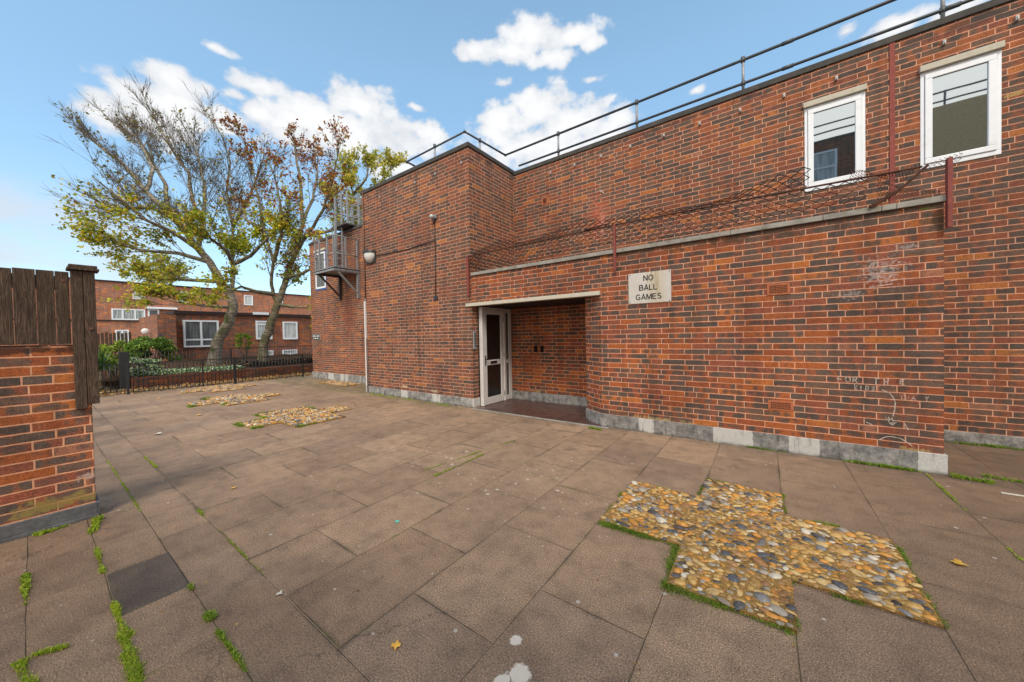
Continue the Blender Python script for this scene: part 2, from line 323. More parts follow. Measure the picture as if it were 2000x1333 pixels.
M['bark']=tree_bark('brown_bark',(.07,.058,.042),(.34,.28,.19),.5)
M['twig']=simple('dark_twig',(.12,.092,.072),.9,.1,vary=.3,sc=4)
def leaf_mat(name,st,trans=.35):
    n=NT(name); r=n.island(); c=n.ramp(r,st)
    big=n.noise(n.pos(),.8,3,.6); c=n.mix(1.,c,n.ramp(big,[(.3,(.7,.75,.7)),(.5,(1,1,1)),(.72,(1.35,1.25,1.1))]),'MULTIPLY')
    c=n.mix(1.,c,(1.25,1.25,1.1),'MULTIPLY'); a=n.bsdf(c,.55,.3); t=n.N.new('ShaderNodeBsdfTranslucent'); n.put(t.inputs[0],n.mix(1.,c,(1.4,1.5,.8),'MULTIPLY')); mx=n.N.new('ShaderNodeMixShader'); mx.inputs[0].default_value=trans; n.lk(a,mx.inputs[1]); n.lk(t.outputs[0],mx.inputs[2]); return n.done(mx.outputs[0])
M['leaf_green']=leaf_mat('autumn_green_leaf',[(0,(.12,.15,.02)),(.25,(.22,.25,.03)),(.5,(.36,.34,.04)),(.72,(.46,.40,.045)),(.92,(.42,.25,.035)),(1,(.24,.09,.03))])
M['leaf_bright']=leaf_mat('bright_green_leaf',[(0,(.12,.17,.015)),(.4,(.27,.32,.02)),(.75,(.42,.40,.03)),(1,(.55,.36,.03))])
M['leaf_red']=leaf_mat('russet_leaf',[(0,(.12,.035,.02)),(.4,(.27,.08,.035)),(.7,(.38,.14,.05)),(.9,(.38,.24,.06)),(1,(.28,.25,.05))],.25)
M['leaf_sparse']=leaf_mat('olive_leaf',[(0,(.07,.075,.018)),(.5,(.16,.15,.03)),(1,(.26,.17,.05))])
M['leaf_yellow']=leaf_mat('yellow_leaf',[(0,(.20,.22,.03)),(.5,(.40,.38,.06)),(1,(.45,.32,.06))])
M['shrub']=leaf_mat('shrub_leaf',[(0,(.035,.07,.015)),(.4,(.07,.14,.02)),(.8,(.13,.21,.03)),(1,(.22,.28,.05))],.2)
M['shrub_light']=leaf_mat('light_shrub_leaf',[(0,(.06,.11,.015)),(.5,(.16,.25,.03)),(1,(.36,.36,.06))],.25)
M['yucca']=leaf_mat('sword_leaf',[(0,(.02,.05,.018)),(.5,(.05,.11,.03)),(1,(.12,.19,.06))],.1)
M['cover']=leaf_mat('variegated_leaf',[(0,(.03,.06,.03)),(.45,(.09,.15,.08)),(.6,(.22,.30,.20)),(1,(.42,.48,.36))],.15)
M['grass']=leaf_mat('grass_blade',[(0,(.07,.11,.015)),(.45,(.12,.21,.018)),(.8,(.20,.30,.03)),(.93,(.30,.27,.08)),(1,(.12,.08,.03))],.3)
M['weed']=leaf_mat('weed_blade',[(0,(.09,.14,.012)),(.45,(.20,.29,.02)),(.8,(.34,.42,.04)),(.93,(.36,.30,.09)),(1,(.14,.09,.04))],.3)
M['litter']=leaf_mat('dead_leaf',[(0,(.10,.04,.02)),(.5,(.24,.12,.04)),(1,(.42,.27,.09))],.1)
M['fallen']=leaf_mat('fallen_leaf',[(0,(.48,.24,.04)),(1,(.55,.34,.07))],.1)
def pebble_mat():
    n=NT('pebble'); r=n.island(); P=n.pos()
    c=n.ramp(r,[(0,(.08,.085,.095)),(.09,(.20,.19,.185)),(.15,(.06,.052,.05)),(.19,(.36,.31,.25)),(.30,(.56,.33,.10)),(.46,(.62,.27,.045)),(.60,(.60,.40,.16)),(.76,(.42,.23,.09)),(.86,(.62,.54,.42)),(.93,(.34,.16,.06))],True)
    nn=n.noise(P,30,5,.65,1.); n2=n.noise(P,120,3,.6)
    c=n.mix(n.m('MULTIPLY',n.ss(n.noise(P,3.2,4,.7),.48,.66),.6),c,n.mix(1.,c,(.40,.34,.30),'MULTIPLY')); c=n.mix(n.ss(nn,.50,.70),c,n.mix(1.,c,(.5,.45,.40),'MULTIPLY')); c=n.mix(n.ss(n2,.52,.72),c,n.mix(.35,c,(.60,.42,.20)))
    return n.done(n.bsdf(c,.42,.5,normal=n.bump(n.m('ADD',nn,n.m('MULTIPLY',n2,.4)),.25,.004)))
M['pebble']=pebble_mat()
def bed_mat():
    n=NT('pebble_bed_mortar'); P=n.pos(); a=n.noise(P,18,5,.7); b=n.noise(P,140,4,.7); v=n.vor(P,90).outputs[0]
    c=n.mix(a,(.34,.18,.05),(.62,.38,.13)); c=n.mix(n.ss(b,.35,.6),n.mix(1.,c,(.5,.45,.42),'MULTIPLY'),c)
    c=n.mix(n.m('MULTIPLY',n.ss(n.noise(P,3.5,3,.6),.52,.68),.65),c,(.05,.035,.02))
    return n.done(n.bsdf(c,.95,.1,normal=n.bump(n.m('ADD',b,n.m('SUBTRACT',1.,v)),.9,.012)))
M['bed']=bed_mat()
def soil(name,a,b,sc=8):
    n=NT(name); P=n.pos(); x=n.noise(P,sc,6,.75); y=n.noise(P,sc*9,4,.7)
    return n.done(n.bsdf(n.mix(x,a,b),.95,.1,normal=n.bump(n.m('ADD',x,y),.9,.03)))
M['soil']=soil('brown_soil',(.035,.018,.01),(.13,.07,.035)); M['mulch']=soil('black_mulch',(.006,.005,.005),(.03,.022,.018),14)
M['ground']=soil('yard_ground',(.10,.085,.065),(.26,.22,.17),3)
M['tile']=None
def tile_mat():
    n=NT('quarry_tile'); P=n.pos(); p=n.sep(P); 
    def ln(q,s): f=n.m('FRACT',n.m('DIVIDE',n.m('ADD',q,30.),s)); return n.m('MULTIPLY',n.m('MINIMUM',f,n.m('SUBTRACT',1.,f)),s)
    d=n.m('MINIMUM',ln(p[0],.225),ln(p[1],.11)); f=n.ss(d,.002,.005)
    ce=n.wn(n.comb(n.m('FLOOR',n.m('DIVIDE',n.m('ADD',p[0],30.),.225)),n.m('FLOOR',n.m('DIVIDE',n.m('ADD',p[1],30.),.11)),0.)).outputs[0]
    nn=n.noise(P,6,4,.6); c=n.mix(ce,(.060,.026,.020),(.095,.042,.032)); c=n.mix(n.ss(nn,.4,.7),c,(.045,.027,.024)); c=n.mix(f,(.16,.11,.09),c)
    return n.done(n.bsdf(c,n.m('MULTIPLY_ADD',nn,.4,.15),.5,normal=n.bump(n.m('ADD',f,nn),.3,.004)))
M['tile']=tile_mat()
def paving_mat():
    n=NT('brown_paving_slabs'); P=n.pos(); p=n.sep(P)
    wx=n.m('MULTIPLY_ADD',n.m('SUBTRACT',n.noise(P,2.3,3,.6),.5),.014,p[0]); wy=n.m('MULTIPLY_ADD',n.m('SUBTRACT',n.noise(P,2.9,3,.6),.5),.014,p[1])
    a=n.m('DIVIDE',n.m('ADD',wx,1.08+.5975*60),.5975); ca=n.m('FLOOR',a); fa=n.m('FRACT',a); par=n.m('MODULO',ca,2.)
    b=n.m('DIVIDE',n.m('ADD',n.m('SUBTRACT',wy,1.72),n.m('MULTIPLY_ADD',par,.44,8.8)),.88); cb=n.m('FLOOR',b); fb=n.m('FRACT',b)
    def ed(f,s): return n.m('MULTIPLY',n.m('MINIMUM',f,n.m('SUBTRACT',1.,f)),s)
    dA=n.m('MINIMUM',ed(fa,.5975),ed(fb,.88)); 
    # bands of narrow slabs on the near side
    e=n.m('DIVIDE',n.m('ADD',n.m('SUBTRACT',wy,.83),8.85),.295); ce=n.m('FLOOR',e); fe=n.m('FRACT',e)
    sh=n.wn(n.comb(ce,5.5,1.)).outputs[0]; g=n.m('DIVIDE',n.m('ADD',n.m('ADD',wx,2.87+30.),n.m('MULTIPLY',n.m('MULTIPLY',n.m('GREATER_THAN',sh,.5),.28),n.m('LESS_THAN',n.m('MULTIPLY',n.m('GREATER_THAN',wy,.24),n.m('LESS_THAN',wy,.535)),.5))),.6); cg=n.m('FLOOR',g); fg=n.m('FRACT',g)
    dB=n.m('MINIMUM',ed(fe,.295),n.m('MULTIPLY_ADD',n.m('LESS_THAN',n.wn(n.comb(cg,ce,3.)).outputs[0],.35),.02,ed(fg,.6)))
    band=n.m('LESS_THAN',wy,.83); d=n.fmix(band,dA,dB)
    ida=n.fmix(band,ca,cg); idb=n.fmix(band,cb,n.m('ADD',ce,77.))
    rid=n.wn(n.comb(ida,idb,0.)).outputs[0]; rid2=n.wn(n.comb(idb,ida,5.)).outputs[0]
    jn=n.noise(P,1.7,4,.65); jw=n.m('MULTIPLY_ADD',jn,.0090,-.0032)
    joint=n.m('SUBTRACT',1.,n.ss(n.m('SUBTRACT',d,jw),-.001,.0022))
    edge=n.ss(d,.03,.004)
    sp=n.noise(P,150,3,.75); sp2=n.noise(P,95,3,.6); big=n.noise(P,1.1,5,.65); med=n.noise(P,6.5,5,.65)
    base=n.mix(rid,(.235,.154,.101),(.306,.207,.136))
    base=n.mix(n.m('MULTIPLY',n.ss(rid2,.6,1.),.4),base,(.22,.155,.115))
    darkslab=n.m('MULTIPLY',n.m('MULTIPLY',n.m('GREATER_THAN',wx,-3.46),n.m('LESS_THAN',wx,-2.87)),n.m('MULTIPLY',n.m('GREATER_THAN',wy,.245),n.m('LESS_THAN',wy,.54)))
    base=n.mix(n.m('MULTIPLY',darkslab,.8),base,(.080,.066,.056))
    base=n.mix(1.,base,n.ramp(big,[(.28,(.70,.69,.70)),(.5,(1,1,1)),(.7,(1.18,1.16,1.13))]),'MULTIPLY')
    base=n.mix(1.,base,n.ramp(med,[(.28,(.72,.71,.71)),(.5,(1,1,1)),(.72,(1.16,1.15,1.13))]),'MULTIPLY')
    wet=n.m('MULTIPLY',n.ss(n.noise(n.vm('MULTIPLY',P,(1.,2.4,1.)),1.3,6,.72),.52,.72),.26); base=n.mix(wet,base,(.10,.072,.052))
    base=n.mix(1.,base,n.ramp(sp,[(.32,(.22,.20,.19)),(.45,(.90,.89,.88)),(.60,(1.45,1.42,1.36)),(.70,(2.8,2.6,2.3))]),'MULTIPLY')
    base=n.mix(1.,base,n.ramp(sp2,[(.3,(.72,.72,.72)),(.5,(1,1,1)),(.75,(1.35,1.33,1.3))]),'MULTIPLY')
    # damp darker ground to the near left and along joints
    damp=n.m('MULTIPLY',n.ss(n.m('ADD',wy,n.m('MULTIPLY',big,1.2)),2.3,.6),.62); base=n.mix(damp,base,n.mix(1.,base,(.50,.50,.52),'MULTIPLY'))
    rt_shade=n.m('MULTIPLY',n.ss(n.m('ADD',wx,n.m('MULTIPLY',big,1.6)),.2,2.2),.80); base=n.mix(rt_shade,base,n.mix(1.,base,(.50,.49,.50),'MULTIPLY'))  # dimmer light on the right-hand paving, painted into the slab colour
    st=n.m('MULTIPLY',n.ss(n.noise(P,2.1,5,.75),.60,.74),.5); base=n.mix(st,base,(.05,.042,.038))
    base=n.mix(n.m('MULTIPLY',edge,n.m('MULTIPLY',n.ss(jn,.45,.7),.5)),base,(.06,.05,.04))
    ck=n.vor(n.vm('ADD',P,n.vm('MULTIPLY',n.comb(n.noise(P,3,4,.7),n.noise(P,3.7,4,.7),0.),(.5,.5,0.))),.75,'DISTANCE_TO_EDGE').outputs[0]; ckm=n.m('MULTIPLY',n.ss(ck,.006,.0015),n.ss(n.noise(P,.55,3,.6),.52,.60)); base=n.mix(n.m('MULTIPLY',ckm,.55),base,(.06,.045,.032))
    # droppings and gum spots
    def spots(c,r,sc,lo,k,col,b):
        dd=near(n,P,c,r); vv=n.vor(P,sc); pick=n.m('LESS_THAN',n.sep(vv.outputs['Color'])[0],k)
        rr=n.m('MULTIPLY',n.sep(vv.outputs['Color'])[1],.26)
        m=n.m('MULTIPLY',n.m('MULTIPLY',n.ss(n.m('ADD',vv.outputs[0],n.m('MULTIPLY',sp2,.22)),n.m('ADD',rr,.16),n.m('ADD',rr,.10)),pick),n.ss(dd,1.1,.6))
        return n.mix(n.m('MULTIPLY',m,b),c0,col)
    c0=base; base=spots((-2.6,2.95,0),(1.6,.65,1),14,.0,.42,(.55,.52,.44),.75)
    c0=base; base=spots((-1.,2.5,0),(8,3.6,1),21,.0,.05,(.50,.46,.40),.7)
    for cc,rr in (((-.885,1.23,0),(.05,.05,1)),((-.80,1.19,0),(.055,.045,1)),((-.93,1.15,0),(.035,.05,1)),((-1.0,1.36,0),(.03,.03,1))):
        dd=near(n,P,cc,rr); f=n.ss(n.m('ADD',dd,n.m('MULTIPLY',n.noise(P,40,4,.7),1.3)),1.75,1.45); base=n.mix(n.m('MULTIPLY',f,.9),base,(.62,.55,.46))
    mossn=n.ss(n.noise(P,.9,4,.7),.44,.60); mfar=n.ss(n.noise(P,13,3,.6),.35,.6)
    jc=n.mix(n.m('MULTIPLY',mossn,mfar),(.05,.036,.024),(.13,.14,.03))
    mg=n.m('MULTIPLY',n.m('MULTIPLY',n.ss(d,.028,.004),n.m('MULTIPLY',mossn,n.ss(med,.55,.68))),.75)
    c=n.mix(mg,base,(.12,.135,.025)); c=n.mix(n.m('MULTIPLY',joint,.8),c,jc)
    # green film beside the tower's foot
    gf=n.m('MULTIPLY',n.m('MULTIPLY',n.ss(wy,4.85,5.2),n.ss(wx,-4.8,-5.4)),n.ss(n.noise(P,5,4,.7),.42,.62)); c=n.mix(n.m('MULTIPLY',gf,.6),c,(.13,.14,.03))
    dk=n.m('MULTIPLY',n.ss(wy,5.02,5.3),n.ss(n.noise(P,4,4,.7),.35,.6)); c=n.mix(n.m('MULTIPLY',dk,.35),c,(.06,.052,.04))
    h=n.m('ADD',n.m('MULTIPLY',joint,-1.2),n.m('ADD',n.m('MULTIPLY',sp,.35),n.m('ADD',n.m('MULTIPLY',sp2,.35),n.m('ADD',n.m('MULTIPLY',rid,.3),n.m('MULTIPLY',med,.4)))))
    return n.done(n.bsdf(c,n.m('MULTIPLY_ADD',med,.25,.62),.3,normal=n.bump(h,.7,.008)))
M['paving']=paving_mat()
def chalk_mat(name,col,thr,sc=120):
    n=NT(name); a=n.noise(n.pos(),sc,3,.7); f=n.ss(a,thr,thr+.08); tr=n.N.new('ShaderNodeBsdfTransparent'); d=n.bsdf(col,.95,.1); mx=n.N.new('ShaderNodeMixShader'); n.lk(f,mx.inputs[0]); n.lk(tr.outputs[0],mx.inputs[1]); n.lk(d,mx.inputs[2]); return n.done(mx.outputs[0])
M['chalk']=chalk_mat('chalk',(.56,.47,.40),.38,60)
M['chalk_faint']=chalk_mat('faint_chalk',(.58,.44,.40),.43,70)
def sign_mat():
    n=NT('brushed_sign_plate'); P=n.pos(); p=n.sep(P)
    a=n.noise(P,7,4,.6); c=n.mix(a,(.47,.43,.38),(.62,.575,.52))
    st=n.noise(n.comb(n.m('MULTIPLY',p[0],34.),0.,n.m('MULTIPLY',p[2],1.2)),1.,3,.6); reg=n.m('MULTIPLY',n.ss(p[0],-1.42,-1.36),n.ss(p[0],-1.12,-1.2)); reg=n.m('MULTIPLY',reg,n.ss(p[2],1.93,2.2))
    c=n.mix(n.m('MULTIPLY',n.m('MULTIPLY',n.ss(st,.45,.65),reg),.75),c,(.30,.20,.08))
    reg2=n.m('MULTIPLY',n.ss(p[0],-1.45,-1.35),n.ss(p[0],-1.1,-1.22)); c=n.mix(n.m('MULTIPLY',reg2,.35),c,(.46,.36,.20))
    return n.done(n.bsdf(c,.45,.5,.25,normal=n.bump(a,.1,.003)))
M['sign']=sign_mat()
# ------------------------------------------------------------------ ground
g=MB().face([(-400,-400,-.03),(400,-400,-.03),(400,400,-.03),(-400,400,-.03)]).build('ground',M['ground']); tag(g,kind='structure')
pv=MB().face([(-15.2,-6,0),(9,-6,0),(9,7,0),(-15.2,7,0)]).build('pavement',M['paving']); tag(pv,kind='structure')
# ------------------------------------------------------------------ the block of flats
YF=5.38; YM=6.95
bld=empty('apartment_building',(-4.9,6.9,0),'long red brick flats with square tower, recessed white door and flat roof','building')
def sub(mb,name,mat,parent=None,**k): return mb.build(name,M[mat],parent or bld,**k)
# tower
sub(MB().box(-8.86,-4.92,YF,9.5,0,5.40),'wall','brick_tower',label='square brick tower beside the entrance')
def coping(name,segs,mat): 
    mb=MB()
    for s_ in segs: mb.box(*s_)
    return sub(mb,name,mat,bevel=.006)
sub(MB().box(-8.89,-4.895,YF-.025,9.5,5.402,5.49),'coping','coping_dark',bevel=.006)
# main wall with window openings
def wall_holes(y0,y1,x0,x1,z0,z1,holes):
    mb=MB(); xs=sorted({x0,x1,*[h[0] for h in holes],*[h[1] for h in holes]})
    for a,b in zip(xs,xs[1:]):
        hs=sorted([(h[2],h[3]) for h in holes if h[0]<=a and h[1]>=b]); z=z0
        for c,d in hs: mb.box(a,b,y0,y1,z,c); z=d
        mb.box(a,b,y0,y1,z,z1)
    return mb
W1=(.51,1.165,3.575,4.82); W2=(1.68,2.335,3.57,4.82)
sub(wall_holes(YM,YM+.3,-4.915,9,0,5.35,[W1,W2]),'wall','brick_main',label='long upper brick wall with two white windows')
sub(MB().box(-4.89,9.02,YM-.022,YM+.32,5.352,5.44),'coping','coping_dark',bevel=.006)
sub(MB().box(-4.9,9,YM+.33,14,5.2,5.3),'roof','felt')
# far wing
FW=(-13.78,-12.95,3.32,4.75)
sub(wall_holes(6.39,6.7,-14.2,-8.87,0,5.1,[FW]),'wall','brick_far',label='lower far wing behind the fire escape')
sub(MB().box(-14.2,-13.9,6.71,14,0,5.1).box(-13.89,-8.87,6.71,14,4.9,5.0),'side_wall','brick_far')
sub(MB().box(-14.23,-8.87,6.365,6.72,5.102,5.19),'coping','coping_dark',bevel=.006)
# low block
sub(MB().prism([(-2.14,YF),(1.46,YF),(1.46,YM-.003),(-2.5,YM-.003),(-2.5,5.62)],0,2.11).box(-4.918,1.459,YF+.001,YM-.004,2.181,2.738),'wall','brick_low',label='low flat roofed front block with the entrance recess')
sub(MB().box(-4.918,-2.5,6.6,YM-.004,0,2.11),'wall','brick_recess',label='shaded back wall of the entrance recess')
sub(MB().box(-5.06,-2.13,YF-.035,YF+.10,2.113,2.179),'canopy_slab','lintel',bevel=.004)
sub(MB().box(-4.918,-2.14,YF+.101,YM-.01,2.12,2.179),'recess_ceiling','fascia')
sub(MB().box(-2.129,1.4595,YF+.0005,YM-.01,2.109,2.1815),'wall','brick_low')
mb=MB(); x=-4.9; i=0
for L in (1.9,2.1,1.25,.62,.11,.57):
    pass
cx=[-4.9,-3.1,-1.75,-.35,.55,1.02,1.13,1.475]
cp=[]
for a,b in zip(cx,cx[1:]): mb.box(a+.002,b-.002,YF-.03,YF+.28,2.741,2.80)
sub(mb,'coping','concrete',bevel=.004)
sub(MB().box(-4.9,1.45,YF+.283,YM-.005,2.741,2.77),'low_roof','felt')
# plinths
sub(MB().box(-8.88,-4.9,YF-.02,YF-.001,0,.19),'plinth','plinth_tower',bevel=.004)
sub(MB().box(-4.919,-4.9,YF,5.56,0,.19),'plinth','plinth_tower',bevel=.004)
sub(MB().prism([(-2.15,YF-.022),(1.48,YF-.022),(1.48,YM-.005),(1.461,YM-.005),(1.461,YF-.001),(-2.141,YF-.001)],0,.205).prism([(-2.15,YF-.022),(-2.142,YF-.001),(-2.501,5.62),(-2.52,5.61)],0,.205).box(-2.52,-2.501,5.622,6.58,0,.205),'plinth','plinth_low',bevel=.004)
sub(MB().box(-4.9,-2.52,6.575,6.599,0,.205),'plinth','plinth_grey',bevel=.004)
sub(MB().box(1.485,9,YM-.025,YM-.001,-.02,.15),'plinth','plinth_grey',bevel=.004)
sub(MB().box(-14.22,-8.9,6.365,6.389,0,.25),'plinth','plinth_far',bevel=.004)
sub(MB().box(-4.8,-2.14,YF-.06,6.574,.002,.012),'recess_floor','tile')
sub(MB().prism([(-4.9,YF-.13),(-2.0,YF-.13),(-2.0,YF-.062),(-4.9,YF-.062)],.002,.009),'threshold_kerb','concrete')
# red painted movement strip
sub(MB().box(1.40,1.45,YM-.012,YM-.001,2.8,5.35),'expansion_strip','red_strip')
# windows
def window(x0,x1,z0,z1,y,parent,gl='glass',lint=True,fr=.035,sa=.065,mat='pvc'):
    d=.045
    f=MB().box(x0,x1,y-.004,y+.06,z0,z0+.055).box(x0,x1,y-.002,y+.06,z1-fr,z1).box(x0,x0+fr,y-.003,y+.06,z0+.055,z1-fr).box(x1-fr,x1,y-.003,y+.06,z0+.055,z1-fr).build('window_frame',M[mat],parent,bevel=.004)
    a,b,c,e=x0+fr+.003,x1-fr-.003,z0+.058,z1-fr-.003
    MB().box(a,b,y-.018,y+.05,c,c+sa).box(a,b,y-.018,y+.05,e-sa,e).box(a,a+sa,y-.018,y+.05,c+sa,e-sa).box(b-sa,b,y-.018,y+.05,c+sa,e-sa).build('sash',M['pvc'],f,bevel=.006)
    q=.006; MB().box(a+sa-q,b-sa+q,y+.012,y+.03,c+sa-q,e-sa+q).build('gasket',M['black_plastic'],f)
    MB().box(a+sa,b-sa,y+.004,y+.011,c+sa,e-sa).build('glass',M[gl],f)
    if lint: MB().box(x0-.012,x1+.012,y-.045,y+.1,z1+.002,z1+.078).build('window_lintel',M['lintel'],f,bevel=.004)
    return f
window(*W1,YM-.005,bld); window(*W2,YM-.005,bld)
window(*FW,6.385,bld,gl='curtain_dark',mat='frame_blue')
# air bricks
def airbrick(x0,x1,z0,z1,y,nx,nz):
    f=MB().box(x0,x1,y-.008,y+.01,z0,z1).build('air_vent',M['terracotta'],bld,bevel=.003)
    mb=MB(); mx=(x1-x0)*.10; mz=(z1-z0)*.14; w=(x1-x0-2*mx)/nx; h=(z1-z0-2*mz)/nz
    for i in range(nx):
        for j in range(nz): mb.box(x0+mx+w*i+w*.17,x0+mx+w*(i+.83),y-.0095,y-.004,z0+mz+h*j+h*.2,z0+mz+h*(j+.8))
    mb.build('vent_holes',M['hole'],f)
airbrick(.028,.252,1.925,2.065,YF,10,5); airbrick(.03,.278,.505,.625,YF,10,4); airbrick(-4.12,-3.94,4.46,4.62,YM,1,7)
# recess sockets and small marks
for x in (-4.13,-3.97): sub(MB().box(x-.04,x+.04,6.585,6.599,1.11,1.25),'wall_socket','hole')
# entrance door (in the side of the recess, facing +X)
XD=-4.80
def xring(mb,y0,y1,z0,z1,w,x0,x1,wb=None):
    wb=wb or w
    mb.box(x0,x1,y0,y1,z0,z0+wb).box(x0,x1,y0,y1,z1-w,z1).box(x0,x1,y0,y0+w,z0+wb,z1-w).box(x0,x1,y1-w,y1,z0+wb,z1-w); return mb
fr=MB().box(XD-.09,XD,5.565,5.605,.012,2.105).box(XD-.09,XD,5.606,6.595,2.06,2.105).box(XD-.09,XD+.012,6.30,6.335,.012,2.058).box(XD-.09,XD,6.555,6.595,.012,2.058)
sub(fr,'door_frame','door_white',bevel=.003)
dr=MB(); xring(dr,5.608,6.297,.02,2.055,.10,XD-.05,XD-.004,.15); dr.box(XD-.05,XD-.005,5.708,6.197,.86,.97)
door=sub(dr,'entrance_door','door_white',bevel=.003)
MB().box(XD-.03,XD-.022,5.708,6.197,.17,.86).build('door_glass',M['door_glass'],door); MB().box(XD-.03,XD-.022,5.708,6.197,.97,1.955).build('door_glass',M['door_glass'],door)
MB().box(XD-.004,XD+.004,5.82,6.04,.885,.945).build('letterbox',M['black_plastic'],door,bevel=.002)
MB().box(XD-.004,XD+.004,5.635,5.665,.86,1.08).box(XD+.004,XD+.035,5.64,5.66,.985,1.005).box(XD+.03,XD+.045,5.64,5.74,.985,1.005).build('handle',M['black_iron'],door,bevel=.002)
for z in (.2,1.05,1.85): MB().tube([(XD+.004,6.292,z-.05),(XD+.004,6.292,z+.05)],.009,8).build('hinge',M['galv'],door)
sl=MB(); xring(sl,6.337,6.553,.02,2.055,.05,XD-.05,XD-.004,.10); sl.box(XD-.05,XD-.005,6.387,6.503,.86,.94)
slo=sub(sl,'side_light','door_white',bevel=.003)
MB().box(XD-.03,XD-.022,6.387,6.503,.12,.86).box(XD-.03,XD-.022,6.387,6.503,.94,2.005).build('side_glass',M['side_glass'],slo)
sub(MB().box(-4.918,XD-.092,5.565,6.598,.0,2.11),'dark_interior','hole')
# chalk marks on the low block
def strokes(lines,w,y,mb=None):
    mb=mb or MB()
    for ln in lines:
        for (a,b) in zip(ln,ln[1:]):
            a=Vector((a[0],y,a[1]));b=Vector((b[0],y,b[1]));d=(b-a)
            if d.length<1e-5: continue
            d.normalize(); s_=Vector((-d.z,0,d.x))*w/2; a=a-d*w*.3;b=b+d*w*.3
            mb.face([a-s_,b-s_,b+s_,a+s_])
            if mb.f: pass
    return mb
G={'F':[[(0,0),(0,1)],[(0,1),(.7,1)],[(-.1,.5),(.6,.5)]],'O':[[(.1,.1),(0,.5),(.15,.95),(.5,1),(.75,.7),(.7,.2),(.4,0),(.1,.1)]],'R':[[(0,0),(0,1),(.6,.95),(.6,.55),(0,.5),(.7,0)]],
'T':[[(0,1),(.9,1)],[(.5,1),(.45,-.1)]],'H':[[(0,0),(0,1)],[(0,.45),(.6,.5)],[(.6,0),(.62,1)]],'E':[[(.7,1),(.1,.85),(0,.4),(.1,0),(.7,0)],[(0,.5),(.6,.5)]],
'K':[[(0,0),(0,1.4)],[(.6,.9),(0,.5),(.6,0)]],'I':[[(.2,0),(.2,1)]],'D':[[(0,0),(0,1),(.5,.8),(.55,.3),(0,0)]],'S':[[(.6,.9),(.2,1),(.05,.7),(.5,.45),(.5,.1),(0,0)]],'A':[[(0,0),(.35,1),(.7,0)],[(.15,.4),(.6,.4)]],'Y':[[(0,1),(.3,.5),(.6,1)],[(.3,.5),(.3,0)]]}
def word(t,x,z,s,dx,sl=0.):
    out=[]
    for i,ch in enumerate(t):
        if ch!=' ':
            ox=x+i*dx; out+= [[(ox+a*s*.8+random.uniform(-.003,.003),z+sl*i+b*s+random.uniform(-.004,.004)) for a,b in ln] for ln in G[ch]]
    return out
yc=YF-.0025
lines=word('FOR',.675,.895,.06,.062)+word('TH',.955,.885,.062,.083)+word('E',1.155,.895,.055,.06)
kids=word('KIDS',.81,.815,.045,.045)
arrow=[[(1.025,.826),(1.075,.80),(1.105,.755),(1.122,.70),(1.118,.62),(1.10,.53)]]
ar=[[(1.05,.53),(1.095,.45),(1.145,.51)],[(1.06,.51),(1.13,.50),(1.08,.48),(1.14,.50)],[(1.10,.54),(1.09,.46)],[(1.07,.535),(1.11,.47)],[(1.19,.48),(1.215,.42)],[(.90,.46),(.945,.44)],[(1.0,.28),(1.05,.32),(1.09,.33),(1.16,.32),(1.21,.285),(1.26,.235)]]
sub(strokes(lines,.0085,yc),'chalk_writing','chalk',label='white chalk words FOR THE')
sub(strokes(kids,.007,yc),'chalk_writing','chalk',label='white chalk word KIDS')
sub(strokes(arrow+ar,.0078,yc),'chalk_arrow','chalk',label='curved white chalk arrow pointing down')
sub(strokes(word('THA Y',1.15,.735,.045,.046),.006,yc),'chalk_writing','chalk_faint',label='faint chalk letters low on the wall')
sub(strokes([[(1.0,2.03),(1.03,2.04),(1.06,2.025),(1.10,2.05)],[(.93,2.15),(.945,2.20),(.97,2.19),(.95,2.16),(.93,2.15)],[(1.0,2.0),(1.02,2.11),(1.04,2.10)],[(1.06,2.12),(1.13,2.13)]]+[[(random.uniform(.88,1.15),z),(random.uniform(.88,1.2),z+random.uniform(-.02,.02))] for z in (1.96,2.0,2.08,2.18,2.21)],.010,yc),'chalk_writing','chalk_faint',label='scribbled chalk doodles high on the wall')
# nail and cable marks on main wall
sub(MB().bar((-2.72,YM-.03,4.44),(-2.64,YM-.005,4.36),.012),'bracket_stub','lead')
# ------------------------------------------------------------------ wall clips
def copyo(o,loc,label=None):
    c=o.copy(); C.objects.link(c); c.location=loc
    if label: c['label']=label
    for ch in list(o.children):
        d=ch.copy(); C.objects.link(d); d.parent=c
    return c
clip=MB().box(-.014,.014,-.03,0,-.028,.028).box(-.006,.006,-.04,-.03,-.02,.02).build('wall_clip',M['lead'],bevel=.003)
tag(clip,'small grey metal clip in the row under the coping of the long wall','wall clip','wall clips under the long coping'); clip.location=(-3.863,YM-.001,5.12)
for x in (-3.272,-2.677,-2.085,-1.477,-.888,-.298,.268,.865,1.881,2.442): copyo(clip,(x,YM-.001,5.12))
for x in (-8.0,-7.3,-6.6,-5.9,-5.1):
    c=copyo(clip,(x,YF-.001,5.12)); c['label']='small grey metal clip near the top of the tower front'; c['group']='wall clips on the tower'
